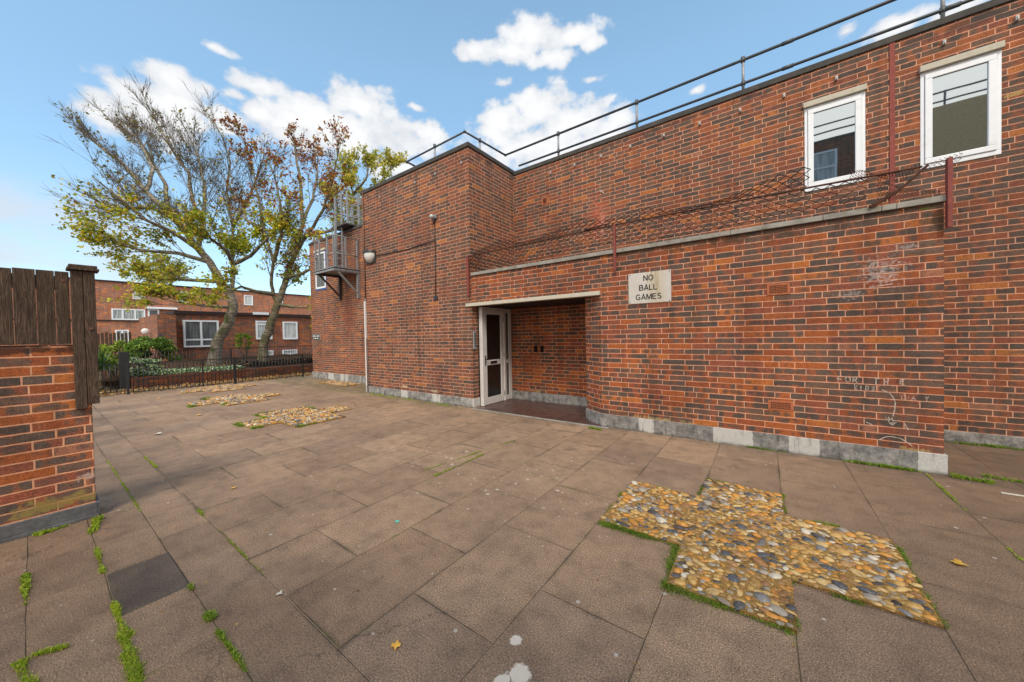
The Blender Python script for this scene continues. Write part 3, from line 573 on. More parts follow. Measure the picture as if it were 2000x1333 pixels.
# ------------------------------------------------------------------ sign
sg=empty('sign_board',(-1.375,YF,2.16),'cream metal NO BALL GAMES sign on the low brick wall','sign')
MB().box(-1.677,-1.073,YF-.012,YF-.002,1.933,2.39).build('plate',M['sign'],sg,bevel=.003)
for x,z in ((-1.655,2.37),(-1.095,2.37),(-1.655,1.953),(-1.095,1.953)): MB().tube([(x,YF-.012,z),(x,YF-.017,z)],.007,10).build('screw',M['galv_dark'],sg)
def text(body,size,loc,parent,mat,rot=(R_(90),0,0),off=.0012,name='lettering',align='CENTER',sx=1.):
    cu=bpy.data.curves.new(name,'FONT'); cu.body=body; cu.size=size; cu.align_x=align; cu.align_y='CENTER'; cu.extrude=.0012; cu.offset=off
    o=bpy.data.objects.new(name,cu); C.objects.link(o); dg=bpy.context.evaluated_depsgraph_get(); dg.update()
    me=bpy.data.meshes.new_from_object(o.evaluated_get(dg)); bpy.data.objects.remove(o)
    me.materials.clear(); me.materials.append(mat); q=bpy.data.objects.new(name,me); C.objects.link(q); q.parent=parent; q.rotation_euler=rot; q.scale=(sx,1,1)
    q.location=Vector(loc)-(parent.location if parent else Vector()); return q
def arc(cx,cy,rx,ry,a0,a1,n=14): return [(cx+rx*math.cos(R_(a0+(a1-a0)*i/n)),cy+ry*math.sin(R_(a0+(a1-a0)*i/n))) for i in range(n+1)]
GL={'N':(.74,[[(.07,0),(.07,1)],[(.08,.96),(.66,.04)],[(.67,0),(.67,1)]]),'O':(.86,[arc(.43,.5,.36,.44,0,360,24)]),
'B':(.74,[[(.07,0),(.07,1)],[(.07,.93),(.42,.93)]+arc(.42,.72,.20,.21,90,-90,8)+[(.07,.51)],[(.42,.51)]+arc(.44,.29,.23,.22,90,-90,8)+[(.07,.07)]]),
'A':(.78,[[(.05,0),(.39,.97),(.73,0)],[(.17,.32),(.61,.32)]]),'L':(.62,[[(.07,1),(.07,.07)],[(0.0,.07),(.58,.07)]]),
'G':(.84,[arc(.43,.5,.36,.44,42,322,20)+[(.72,.44)],[(.78,.44),(.46,.44)]]),'M':(.92,[[(.07,0),(.07,1)],[(.10,.97),(.46,.12),(.82,.97)],[(.85,0),(.85,1)]]),
'E':(.70,[[(.07,0),(.07,1)],[(0,.93),(.62,.93)],[(.07,.52),(.58,.52)],[(0,.07),(.64,.07)]]),
'S':(.72,[arc(.36,.72,.25,.215,25,270,14)+arc(.36,.29,.27,.22,90,-155,14)])}
def ribbon(mb,pts,w,x0,z0,h,y):
    P=[Vector((x0+a*h,0,z0+b*h)) for a,b in pts]; n_=len(P); L_=[];Rr=[]
    closed=(P[0]-P[-1]).length<1e-4
    for i,p in enumerate(P):
        if closed and i in (0,n_-1): d1=(P[-1]-P[-2]).normalized(); d2=(P[1]-P[0]).normalized()
        else:
            d1=(p-P[i-1]).normalized() if i else (P[1]-p).normalized(); d2=(P[i+1]-p).normalized() if i<n_-1 else d1
        if (d1+d2).length<.3: d=d1
        else: d=(d1+d2).normalized()
        q=Vector((-d.z,0,d.x)); k=w/2/max(.35,q.dot(Vector((-d1.z,0,d1.x)))); L_.append(p+q*k); Rr.append(p-q*k)
    for i in range(n_-1):
        f=[Rr[i],Rr[i+1],L_[i+1],L_[i]]; mb.face([(v.x,y,v.z) for v in f])
for wd,z,x in (('NO',2.262,-1.383),('BALL',2.122,-1.390),('GAMES',1.985,-1.385)):
    h_=.084; tw_=sum(GL[c][0] for c in wd)*h_+.10*h_*(len(wd)-1); xx=x-tw_/2
    for q_,c in enumerate(wd):
        mb=MB()
        for k_,st in enumerate(GL[c][1]): ribbon(mb,st,.0145,xx,z,h_,YF-.0128-.0002*k_)
        sub_o=mb.build('letter',M['letter'],sg); xx+=GL[c][0]*h_+.10*h_
# far notice
s2=empty('notice_plate',(-13.85,6.39,1.57),'small black notice plate with white print on the far wing','sign')
MB().box(-14.14,-13.56,6.375,6.387,1.47,1.68).build('plate',M['letter'],s2); MB().box(-14.15,-13.55,6.379,6.388,1.46,1.69).build('rim',M['letter_w'],s2)
mbp=MB()
for z,rn in ((1.615,[(-14.1,-13.86),(-13.80,-13.60)]),(1.53,[(-14.06,-13.98),(-13.94,-13.80),(-13.76,-13.66)])):
    for a,b in rn: mbp.box(a,b,6.372,6.3745,z-.022,z+.022)
mbp.build('print',M['letter_w'],s2)
# ------------------------------------------------------------------ lamp, camera, conduits, intercom
lp=empty('bulkhead_lamp',(-8.5,YF,3.65),'white half moon bulkhead lamp with black hood on tower edge','wall lamp')
def dome(cx,cz,y,rx,rz,dep,z0,z1,mat,name,parent,n=14,m=8):
    mb=MB(); rows=[]
    for j in range(m+1):
        t=z0+(z1-z0)*j/m; row=[]
        w=math.sqrt(max(0,1-(t)**2)) if t<0 else (1-.06*t)
        for i in range(n+1):
            a=math.pi*i/n; row.append((cx-math.cos(a)*rx*w,y-math.sin(a)*dep*w,cz+t*rz))
        rows.append(row)
    for j in range(m):
        for i in range(n): mb.face([rows[j][i],rows[j][i+1],rows[j+1][i+1],rows[j+1][i]],True)
    mb.face(rows[-1]); mb.face(list(reversed(rows[0])))
    o=mb.build(name,mat,parent)
    bm=bmesh.new(); bm.from_mesh(o.data); bmesh.ops.remove_doubles(bm,verts=bm.verts,dist=1e-5); bmesh.ops.recalc_face_normals(bm,faces=bm.faces); bm.to_mesh(o.data); bm.free(); return o
MB().box(-8.70,-8.26,YF-.025,YF-.002,3.48,3.80).build('back_plate',M['black_plastic'],lp,bevel=.01)
dome(-8.48,3.72,YF-.026,.185,.22,.15,-1,.12,M['lamp_glass'],'lamp_glass',lp)
dome(-8.48,3.75,YF-.026,.205,.05,.175,0,1,M['black_plastic'],'hood',lp)
cm=empty('security_camera',(-5.96,YF,4.15),'small grey dome camera high on the tower front','camera')
MB().box(-6.02,-5.90,YF-.05,YF-.002,4.13,4.22).build('mount',M['galv'],cm,bevel=.008)
bm=bmesh.new(); bmesh.ops.create_uvsphere(bm,u_segments=16,v_segments=10,radius=.055); me=bpy.data.meshes.new('dome'); bm.to_mesh(me); bm.free(); me.materials.append(M['lead']); me.shade_smooth()
o=bpy.data.objects.new('dome',me); C.objects.link(o); o.parent=cm; o.location=(-.01,-.09,.015)
MB().tube([(-5.96,YF-.04,4.13),(-5.965,YF-.03,4.02)],[.035,.014],10).build('gland',M['black_plastic'],cm)
cd=MB().tube([(-5.965,YF-.012,4.02),(-5.97,YF-.012,3.45)],.009,6).tube([(-5.972,YF-.012,3.66),(-6.9,YF-.011,3.62),(-7.9,YF-.011,3.64),(-8.3,YF-.011,3.66)],.009,6).tube([(-5.97,YF-.012,3.45),(-5.985,YF-.012,2.42)],.010,6).box(-6.05,-5.93,YF-.02,YF-.002,2.32,2.41).build('cable_run',M['black_plastic'])
tag(cd,'thin black cable running down and across the tower front below the camera','cable')
cp_=empty('conduit_pipe',(-8.80,YF-.03,0),'tall conduit at the left edge of the tower, white casing below','pipe')
MB().tube([(-8.77,YF-.02,5.46),(-8.77,YF-.02,2.56)],.014,8).build('upper_pipe',M['copper'],cp_)
MB().box(-8.815,-8.765,YF-.055,YF-.003,.20,2.50).build('casing',M['door_white'],cp_,bevel=.006)
MB().tube([(-8.77,YF-.02,2.56),(-8.785,YF-.02,2.50)],.02,8).build('coupler',M['galv'],cp_)
MB().tube([(-8.745,YF-.045,1.5),(-8.74,YF-.045,.04)],.010,8).build('upper_pipe',M['copper'],cp_)
ic=empty('intercom_panel',(-4.88,5.43,1.4),'narrow steel intercom panel beside the white entrance door','intercom')
MB().box(-4.917,-4.885,5.395,5.475,1.22,1.60).build('panel',M['galv'],ic,bevel=.004)
for k in range(6): MB().box(-4.886,-4.879,5.405,5.465,1.275+k*.052,1.30+k*.052).build('button',M['galv_dark'],ic)
# ------------------------------------------------------------------ roof railing
rr_=empty('roof_railing',(-1.9,7.05,5.44),'dark tubular guard rail along the flat roof edge','railing')
ZR=5.985; YR=7.05
def ctube(pts,r,n=10): return MB().tube(pts,r,n)
ctube([(-5.20,YR,ZR),(9,YR,ZR)],.024).build('top_rail',M['rail_grey'],rr_)
ctube([(-4.8,YR,5.60),(9,YR,5.60)],.022).build('lower_rail',M['rail_grey'],rr_)
ctube([(-7.38,6.05,5.97),(-7.38,5.75,ZR),(-5.30,5.70,ZR),(-5.20,YR,ZR)],.024).build('top_rail',M['rail_grey'],rr_)
for x,y,z0 in ((-3.715,YR,5.44),(-1.99,YR,5.44),(-.26,YR,5.44),(1.90,YR,5.44),(3.7,YR,5.44),(-6.27,5.70,5.49),(-5.27,6.17,5.49)):
    p=ctube([(x,y,z0),(x,y,ZR+.035)],.021).build('post',M['galv'],rr_)
    MB().tube([(x,y,ZR-.04),(x,y,ZR+.045)],.032,10).build('clamp',M['rail_grey'],p)
    if y==YR: MB().tube([(x,y,5.565),(x,y,5.635)],.031,10).build('clamp',M['rail_grey'],p)
for x,z in ((.32,ZR),(.32,5.6),(1.98,5.6)): MB().tube([(x-.07,YR,z),(x+.07,YR,z)],.030,10).build('sleeve',M['rail_grey'],rr_)
for p in ((-5.30,5.70,ZR),(-5.20,YR,ZR),(-7.38,5.75,ZR)):
    bm=bmesh.new(); bmesh.ops.create_uvsphere(bm,u_segments=12,v_segments=8,radius=.034); me=bpy.data.meshes.new('elbow'); bm.to_mesh(me); bm.free(); me.materials.append(M['rail_grey']); me.shade_smooth()
    o=bpy.data.objects.new('elbow',me); C.objects.link(o); o.parent=rr_; o.location=Vector(p)-rr_.location
# ------------------------------------------------------------------ chain link on the low roof
mf=empty('chain_link_fence',(-1.85,YF-.03,2.5),'rusty sagging chain link strip with red posts above the low block','fence')
for (x,z0,z1,w) in ((-4.95,2.31,3.14,.045),(-1.865,2.46,3.17,.036),(1.480,2.47,3.15,.034)):
    MB().box(x-w/2,x+w/2,YF-.075,YF-.035,z0,z1).box(x-w/2,x-w/2+.008,YF-.035,YF-.031+.02,z0,z1).build('post',M['red_paint'],mf,bevel=.002)
yr=YF-.055
ctube([(-4.93,yr,3.135),(-3.4,yr,3.155),(-1.86,yr,3.165),(0,yr,3.145),(1.30,yr,3.115)],.011,8).build('top_rail',M['rust'],mf)
MB().tube([(-2.35,yr-.02,3.175),(-1.95,yr-.02,3.20)],.012,6).build('loose_bar',M['rust'],mf)
MB().bar((1.34,yr,3.12),(1.15,yr+.02,2.93),.035,.02).bar((1.15,yr+.02,2.93),(1.0,yr+.03,2.84),.05,.03).bar((1.0,yr+.03,2.84),(.93,yr+.03,2.80),.06,.03).build('bent_arm',M['rust'],mf)
def surf(u,v):        # u along the wall, v 0..1 up the mesh
    z0=2.86+.03*math.sin(u*2.1); y=YF-.03; 
    fold=max(0,min(1,(u+4.9)/6.2)); 
    zt=3.14; 
    if v<.5:
        t=v/.5; return Vector((u,y+.02*math.sin(u*3+v*5),z0+(zt-z0)*t))
    t=(v-.5)/.5; hgt=.37+.05*math.sin(u*1.7)+.05*math.sin(u*4.3+1); inn=.36-.12*fold
    return Vector((u+.03*math.sin(v*9+u),y+inn*t+.03*math.sin(u*5)*t,zt+hgt*t*(.8+.2*math.sin(u*2.3))))
def wires(fn,us,nv,du,mb,r=.0042,jag=None):
    k=0
    for i,u in enumerate(us):
        for sgn in (1,):
            pts=[]
            top=nv if jag is None else int(nv*jag(u))
            for j in range(top+1):
                v=j/nv; off=(du*.5 if (j+i)%2 else -du*.5)
                p=fn(u+off*1.04,v); p=p+Vector((0,(.002 if (j)%2 else -.002),0)); pts.append(p)
            if len(pts)>1: mb.tube(pts,r,3,cap=False)
    return mb
du=.060; us=[-4.88+du*i for i in range(int((.95+4.88)/du))]
def jag(u):
    if u<-1: return .93+.05*math.sin(u*7)
    if u<.42: return .97+.03*math.sin(u*9)
    if u<.62: return .50
    return .50
wires(surf,us,13,du,MB(),r=.0062,jag=jag).build('mesh_wires',M['rust_light'],mf)
mbw=MB()
def surf2(u,v):   # sheet dragged down to the bent arm
    return Vector((.80+.50*u-.10*v*u,yr+.03+.16*v,3.10+.06*u-.04*(1-u)+(.22-.10*u)*v*math.sin(1.2+u*3)+.0*v))
for i in range(20): wires(surf2,[i/19],6,.055,mbw,r=.0036)
def surf3(u,v): return Vector((1.00+.42*u,yr+.04+.10*math.sin(u*3)*v,2.815+(.27-.22*u)*v))
for i in range(18): wires(surf3,[i/17],8,.055,mbw,r=.0034)
def surf4(u,v): return Vector((1.30+.25*u+.03*v,yr+.05+.05*v,3.06+.10*v+.05*u))
for i in range(9): wires(surf4,[i/8],4,.11,mbw,r=.003)
mbw.build('torn_mesh',M['rust'],mf)
# ------------------------------------------------------------------ fire escape
fe=empty('fire_escape',(-11.4,6.0,3.7),'grey steel fire escape platform with ladder and guard rails on far wing','fire escape')
X0,X1,Y0,Y1,ZP=-12.02,-10.74,5.54,6.38,3.72
MB().box(X0,X1,Y0,Y1,ZP-.03,ZP).box(X0,X1,Y0,Y0+.02,ZP-.09,ZP+.03).box(X1-.02,X1,Y0+.021,Y1,ZP-.09,ZP+.03).box(X0,X0+.02,Y0+.021,Y1,ZP-.09,ZP+.03).build('platform',M['galv'],fe)
for x in (-10.78,-11.93):
    MB().box(x-.03,x+.03,6.30,6.388,2.82,3.62).bar((x,Y0+.12,3.62),(x,6.30,2.98),.05).bar((x,Y0,3.63),(x,6.38,3.63),.06,.05).build('bracket',M['galv' if x>-11 else 'galv_dark'],fe)
for (x,y,h) in ((-10.77,Y0+.02,1.0),(-10.77,Y0+.4,1.0),(-10.77,Y1-.05,1.0),(-11.16,Y0+.02,1.0),(-11.68,Y0+.02,1.0),(-11.99,Y0+.05,1.0),(-11.99,Y1-.05,1.0)):
    MB().box(x-.022,x+.022,y-.022,y+.022,ZP,ZP+h).build('guard_post',M['galv'],fe)
for z in (ZP+1.0,ZP+.45):
    MB().tube([(-11.18,Y0+.02,z),(-10.77,Y0+.02,z),(-10.77,Y1,z)],.018,8).build('guard_rail',M['galv'],fe); MB().tube([(-11.66,Y0+.02,z),(-12.2,Y0+.02,z)],.015,8).tube([(-11.99,Y0+.02,z),(-11.99,Y1,z)],.015,8).build('guard_rail',M['galv'],fe)
ld=MB().box(-11.90,-11.84,6.20,6.24,ZP,6.35).box(-11.50,-11.44,6.20,6.24,ZP,6.38)
for k in range(8): ld.tube([(-11.87,6.22,ZP+.25+k*.25),(-11.47,6.22,ZP+.25+k*.25)],.012,6)
ld.box(-11.38,-11.32,5.9,5.96,ZP,5.35)
ld.build('ladder',M['galv'],fe)
MB().box(-11.95,-11.0,6.1,6.9,5.24,5.28).build('roof_step',M['galv_dark'],fe)
for x,y in ((-12.0,6.3),(-11.25,6.3),(-11.25,6.9),(-12.0,6.9),(-10.9,6.5)): MB().box(x-.025,x+.025,y-.025,y+.025,5.28,6.3).build('guard_post',M['galv'],fe)
gr=MB()
for z in (6.27,5.85,5.5): gr.bar((-12.0,6.3,z),(-12.0,6.9,z),.035).bar((-11.25,6.3,z),(-11.25,6.9,z),.035).bar((-12.,6.9,z),(-10.6,6.9,z),.035)
gr.bar((-12.0,6.3,6.27),(-11.25,6.3,6.27),.035).bar((-11.25,6.5,5.95),(-9.0,6.6,5.85),.03).bar((-11.25,6.5,5.55),(-9.0,6.6,5.5),.03)
gr.build('guard_rail',M['galv'],fe)
# ------------------------------------------------------------------ garden wall and timber fence at the near left
gw=empty('garden_wall',(-4.8,.2,0),'near red and charcoal brick wall end with bitumen skirt','wall')
MB().box(-4.95,-4.72,-6.,.295,0,1.498).build('wall',M['brick_garden'],gw,bevel=.004)
MB().prism([(-4.97,-6.),(-4.69,-6.),(-4.69,.31),(-4.97,.31)],0,.03).box(-4.719,-4.695,-6.,.30,.03,.125).box(-4.96,-4.70,.2955,.315,.03,.125).build('skirt',M['asphalt_skirt'],gw,bevel=.004)
tf=empty('timber_fence',(-4.72,.1,1.5),'weathered dark timber fence boards and capped post on the brick wall','fence')
yy=.198
for w in (.075,.092,.108,.112,.10,.11,.105,.11,.10,.11,.12,.1,.11,.1,.11,.12,.1,.11,.12,.1,.11,.11,.11,.11):
    x0=-4.735+random.uniform(-.003,.004); MB().box(x0,x0+.022,yy-w+.003,yy,1.502+random.uniform(-.004,.004),2.10+random.uniform(-.006,.006)).build('board',M['wood'],tf,bevel=.003); yy-=w
MB().box(-4.76,-4.737,-2.5,.19,1.95,2.05).build('rail',M['wood'],tf)
MB().box(-4.74,-4.66,.205,.268,.952,2.115).build('post',M['wood'],tf,bevel=.004)
pb=MB().box(-4.745,-4.655,.271,.335,.985,2.115); pb.build('post',M['wood'],tf,bevel=.004)
MB().box(-4.78,-4.63,.185,.36,2.118,2.140).box(-4.77,-4.64,.195,.35,2.141,2.165).build('post_cap',M['wood'],tf,bevel=.004)
# knots, screws
MB().tube([(-4.654,.30,1.63),(-4.648,.30,1.63)],.013,12).build('knot',M['copper'],tf)
MB().tube([(-4.712,.165,2.03),(-4.708,.165,2.03)],.014,12).build('knot',M['copper'],tf)
# ------------------------------------------------------------------ iron railings
def railing(name,label,x,ya,yb,z0,zt,pitch,posts,parentloc):
    e=empty(name,parentloc,label,'railing')
    MB().box(x-.018,x+.018,ya,yb,zt-.022,zt).build('top_rail',M['black_iron'],e); MB().box(x-.015,x+.015,ya,yb,z0+.045,z0+.065).build('bottom_rail',M['black_iron'],e)
    first=None; k=int((yb-ya)/pitch)
    for i in range(1,k):
        y=ya+pitch*i
        if first is None: first=MB().tube([(x,y,z0+.06),(x,y,zt-.02)],.0085,6).build('baluster',M['black_iron'],e); fy=y
        else: c=first.copy(); C.objects.link(c); c.parent=e; c.location=(0,y-fy,0)
    for (y,w,zb,ze) in posts: MB().box(x-w/2,x+w/2,y-w/2,y+w/2,zb,ze).build('post',M['black_iron'],e)
    return e
railing('iron_railing','black iron railing along the near edge of the planting',-15.0,1.62,6.36,0,.90,.105,[(1.62,.05,0,.92),(3.29,.03,0,.9),(4.15,.075,0,.9),(6.36,.04,0,.9)],(-15,4,0))
railing('iron_gate','short black iron gate panel beside the timber post',-15.03,.55,1.585,.05,.91,.105,[(.55,.04,.05,.9)],(-15.03,1.,0))
railing('iron_railing','taller black iron railing behind the planted bed',-18.5,1.85,8.6,.15,1.19,.102,[(5.0,.05,0,1.19)],(-18.5,5,0))
pg=MB().box(-17.1,-16.95,1.66,1.88,.02,1.21).build('gate_pier',M['black_iron'],bevel=.005); tag(pg,'thick black painted pier between the gate and the shrubs','post')
# ------------------------------------------------------------------ planting
def rndm(a,b): return random.uniform(a,b)
pl=empty('planter_wall',(-17,4.5,0),'low dark brick planter edge behind the railing','wall')
MB().box(-17.1,-16.88,1.9,9.,-.02,.34).build('wall',M['brick_planter'],pl)
so=MB()
nx,ny=10,26; hh={}
for i in range(nx+1):
    for j in range(ny+1): hh[i,j]=(-17.11-i*1.15,1.2+j*.42,.30+.012*i+rndm(-.03,.04))
for i in range(nx):
    for j in range(ny): so.face([hh[i,j],hh[i,j+1],hh[i+1,j+1],hh[i+1,j]],True)
tag(so.build('soil_bed',M['soil']),'bare brown soil around the two trees','soil',kind='stuff')
def leafcloud(mb,c,r,n,s,elong=1.6,flat=False,sh=1.):
    for _ in range(n):
        while True:
            p=Vector((rndm(-1,1),rndm(-1,1),rndm(-1,1)))
            if p.length<1: break
        k=p.length**.5 if p.length>0 else 0
        p=Vector((c[0]+p.x*r[0],c[1]+p.y*r[1],c[2]+p.z*r[2])); leaf(mb,p,s*rndm(.6,1.3),elong)
def leaf(mb,p,s,el=1.6,d=None):
    if d is None: d=Vector((rndm(-1,1),rndm(-1,1),rndm(-1,.6))).normalized()
    r=d.cross(Vector((rndm(-1,1),rndm(-1,1),rndm(-1,1)))).normalized()*s*.5
    n=d.cross(r).normalized()*s*.15
    mb.face([p,p+d*s*el*.5+r+n,p+d*s*el,p+d*s*el*.5-r+n])
# mulch mound
mu=MB(); nu,nv=40,8; vv={}
for i in range(nu+1):
    for j in range(nv+1):
        y=5.2+3.6*i/nu; x=-17.9-1.0*j/nv; h=.16*math.sin(math.pi*j/nv)*math.sin(math.pi*min(1,max(0,i/nu)))**.4
        vv[i,j]=(x,y,.30+h+rndm(-.02,.05)*(1 if 0<j<nv else 0))
for i in range(nu):
    for j in range(nv): mu.face([vv[i,j],vv[i,j+1],vv[i+1,j+1],vv[i+1,j]])
for _ in range(260):
    y=rndm(5.2,8.8); x=rndm(-18.8,-17.9); z=rndm(.36,.56); mu.bar((x,y,z),(x+rndm(-.05,.05),y+rndm(-.22,.22),z+rndm(-.02,.05)),rndm(.01,.035))
tag(mu.build('mulch_heap',M['mulch']),'black heap of cut branches and mulch under the right tree','mulch',kind='stuff')
gc=MB()
for _ in range(3800):
    y=rndm(1.9,5.1); x=rndm(-18.2,-17.15); t=(y-1.9)/3.2
    leaf(gc,Vector((x,y,.34+rndm(0,.16)*(1-.3*t))),rndm(.035,.06),1.3,Vector((rndm(-1,1),rndm(-1,1),rndm(.1,1))).normalized())
tag(gc.build('ground_cover',M['cover']),'white edged ground cover leaves in the planted bed','ground cover',kind='stuff')
lt=MB()
for _ in range(2600):
    x=rndm(-16.8,-15.1); y=rndm(-.5,7.5)
    leaf(lt,Vector((x,y,-.02+rndm(.0,.03))),rndm(.03,.06),1.3,Vector((rndm(-1,1),rndm(-1,1),rndm(-.1,.35))).normalized())
for _ in range(500):
    leaf(lt,Vector((rndm(-22,-18.2),rndm(4,9),.36+rndm(0,.03))),rndm(.03,.06),1.3,Vector((rndm(-1,1),rndm(-1,1),rndm(-.1,.3))).normalized())
tag(lt.build('leaf_litter',M['litter']),'brown autumn leaf litter lying behind the iron railing','leaves',kind='stuff')
# shrubs
def shrub(name,label,c,r,n,s,mat,cl=26,z0=.3,el=1.4):
    e=empty(name,(c[0],c[1],z0),label,'shrub'); st=MB(); f=MB()
    for _ in range(cl):
        a=rndm(0,6.28); q=rndm(.2,1)**.5; ph=rndm(-.5,1)
        p=Vector((c[0]+math.cos(a)*r[0]*q*math.cos(ph),c[1]+math.sin(a)*r[1]*q*math.cos(ph),c[2]+r[2]*math.sin(ph)*rndm(.7,1.05)))
        st.tube([(c[0]+rndm(-.05,.05),c[1]+rndm(-.05,.05),z0),((c[0]+p.x)/2,(c[1]+p.y)/2,(z0+p.z)/2+.05),p],[.02,.012,.005],5,cap=False)
        k=rndm(.22,.42); leafcloud(f,p,(r[0]*k,r[1]*k,r[2]*k*.6),n//cl,s,el)
    st.build('stems',M['twig'],e); f.build('foliage',M[mat],e); return e
shrub('evergreen_shrub','broad dark green layered shrub behind the black pier',(-19.3,2.75,1.15),(.6,.75,.60),6500,.055,'shrub',34)
shrub('leafy_shrub','rounded bright green bush beside the spiky plant',(-18.2,1.62,1.05),(.35,.32,.55),2600,.05,'shrub_light',18,z0=0)
shrub('leafy_shrub','low grey green shrub spilling over the planter behind the rail',(-17.5,2.25,.62),(.3,.45,.38),2200,.05,'cover',14)
shrub('leafy_shrub','thin yellow green sapling bush between the two trunks',(-20.2,6.0,1.35),(.3,.35,.55),500,.07,'shrub_light',12)
shrub('climbing_shrub','autumn shrub hanging beside the corner of the far wing',(-18.5,9.1,2.0),(.5,.6,1.3),2600,.075,'leaf_green',26)
yu=empty('yucca_plant',(-17.4,1.30,.1),'spiky sword leaved plant beside the timber post','plant'); yb=MB()
for _ in range(90):
    a=rndm(0,6.28); ph=rndm(.1,1.45); L=rndm(.55,.9); d=Vector((math.cos(a)*math.cos(ph),math.sin(a)*math.cos(ph),math.sin(ph))); b=Vector((-17.4,1.28,.62)); w=d.cross(Vector((0,0,1))).normalized()*.022
    p1=b+d*L*.55; p2=b+d*L+Vector((0,0,-.12*math.cos(ph))); yb.face([b-w*.7,b+w*.7,p1+w,p1-w]); yb.face([p1-w,p1+w,p2])
yb.build('leaves',M['yucca'],yu); MB().tube([(-17.4,1.28,-.02),(-17.4,1.28,.68)],[.07,.06],8).build('stem',M['bark'],yu)
# low dark wall behind the gate
dw=MB().box(-19.2,-19.0,-.6,1.8,-.02,.75).build('low_wall',M['brick_planter']); tag(dw,'low dark brick wall behind the iron gate','wall')
# ------------------------------------------------------------------ trees
T1={'a':[(-21.84,5.15,0.1),(-21.61,5.34,1.54),(-21.16,5.68,2.41),(-20.97,5.83,3.15),(-21.05,5.79,3.7),(-21.23,5.42,4.38),(-21.37,5.09,5.26),(-21.56,4.72,5.85),(-21.73,4.36,6.59),(-22.09,3.88,7.39),(-22.67,3.23,8.34),(-23.17,2.64,9.49),(-23.66,2.05,10.15),(-24.46,1.37,11.08)],
'b':[(-21.05,5.79,3.7),(-21.08,5.9,4.54),(-21.22,5.94,5.27),(-21.46,6.06,7.18),(-21.94,5.99,8.95),(-22.03,6.21,10.58),(-22.59,6.08,11.98),(-23.29,5.84,13.13)],
'c':[(-21.73,4.36,6.59),(-20.87,4.51,7.46),(-20.57,4.27,8.96),(-20.69,3.71,9.95),(-20.98,3.27,11.2)],
'd':[(-21.56,4.72,5.85),(-22.01,5.04,7.04),(-22.84,5.35,9.31),(-23.67,5.28,11.22),(-24.56,5.04,12.74)],
'e':[(-21.37,5.09,5.26),(-21.74,4.09,5.57),(-22.06,2.99,5.54),(-22.55,2.2,5.77)],
'f':[(-21.23,5.42,4.38),(-22.89,4.84,4.54),(-25.11,4.1,4.78),(-26.6,3.48,5.1)],
'g':[(-21.22,5.94,5.27),(-19.79,6.24,5.53),(-18.5,6.45,6.08),(-17.45,6.6,6.61)],
'h':[(-22.09,3.88,7.39),(-23.44,3.4,7.87),(-25.51,2.64,8.01),(-26.6,2.2,7.98)],
'i':[(-22.67,3.23,8.34),(-23.23,3.59,9.67),(-24.68,3.32,11.49),(-26.04,2.84,12.38)],
'j':[(-21.56,4.72,5.85),(-20.83,3.78,6.27),(-20.52,2.89,6.53),(-20.7,2.16,7.29),(-21.05,1.55,7.98)],
'k':[(-21.22,5.94,5.27),(-20.18,5.47,5.7),(-19.47,4.75,5.9),(-18.96,4.39,6.16)],
'l':[(-21.46,6.06,7.18),(-20.45,6.31,8.13),(-19.8,6.56,9.28),(-19.26,6.72,10.15)],
'm':[(-21.15,5.7,3.15),(-20.58,5.12,3.09),(-20.65,4.33,3.16),(-20.71,3.68,3.24)],
'n':[(-22.09,3.88,7.39),(-23.36,3.98,9.12),(-24.99,3.7,11.0),(-26.3,3.4,12.29)]}
T2={'a':[(-19.85,6.59,0.1),(-19.81,6.63,1.25),(-19.6,6.8,1.87),(-19.46,6.92,2.49),(-19.21,7.11,3.23),(-19.0,7.28,3.97),(-18.86,7.39,4.52),(-18.76,7.73,5.63),(-18.66,8.09,7.21),(-18.9,8.2,9.34),(-19.23,8.12,10.95),(-19.4,8.15,12.0)],
'b':[(-19.21,7.11,3.23),(-19.18,6.89,3.71),(-19.01,6.79,4.29),(-18.45,6.72,5.18),(-18.59,6.39,6.55),(-18.54,6.21,7.88),(-18.53,6.0,9.41),(-18.59,5.85,10.16)],
'c':[(-18.76,7.73,5.63),(-17.82,7.94,6.51),(-16.76,8.23,7.58),(-16.0,8.32,8.84),(-15.57,8.41,10.13)],
'd':[(-18.86,7.39,4.52),(-17.5,7.52,4.57),(-16.49,7.63,4.81),(-15.71,7.84,5.2)],
'e':[(-19.18,6.89,3.71),(-18.89,6.11,3.74),(-18.73,5.49,3.89),(-18.78,4.95,3.51)],
'f':[(-18.66,8.09,7.21),(-18.87,8.71,8.72),(-19.06,9.1,10.22),(-19.54,9.15,11.88)],
'g':[(-18.45,6.72,5.18),(-17.48,6.7,6.18),(-17.06,6.54,7.4),(-17.05,6.32,8.65)],
'h':[(-19.21,7.11,3.23),(-18.56,7.58,3.09),(-17.96,8.01,3.02)],
'i':[(-18.59,6.39,6.55),(-19.85,6.11,7.21),(-20.65,6.17,8.39)],
'j':[(-17.82,7.94,6.51),(-17.52,9.03,6.95),(-17.16,9.93,7.88)]}
T3={'a':[(-24.55,14.3,-.1),(-24.46,14.43,3.83),(-24.5,14.49,7.65),(-24.63,14.44,10.33),(-24.78,14.38,12.24),(-25.07,14.2,13.97)],
'b':[(-24.63,14.44,10.33),(-23.54,15.27,11.83),(-23.35,16.06,13.57),(-23.31,16.74,14.78)],
'c':[(-24.5,14.49,7.65),(-24.73,13.13,10.02),(-24.8,12.5,11.66)],
'd':[(-24.78,14.38,12.24),(-23.07,14.4,12.91),(-22.86,14.57,13.93)]}
def lerp(path,t):
    n=len(path)-1; f=min(t*n,n-1e-6); i=int(f); a=Vector(path[i]);b=Vector(path[i+1]); return a.lerp(b,f-i),(b-a).normalized()
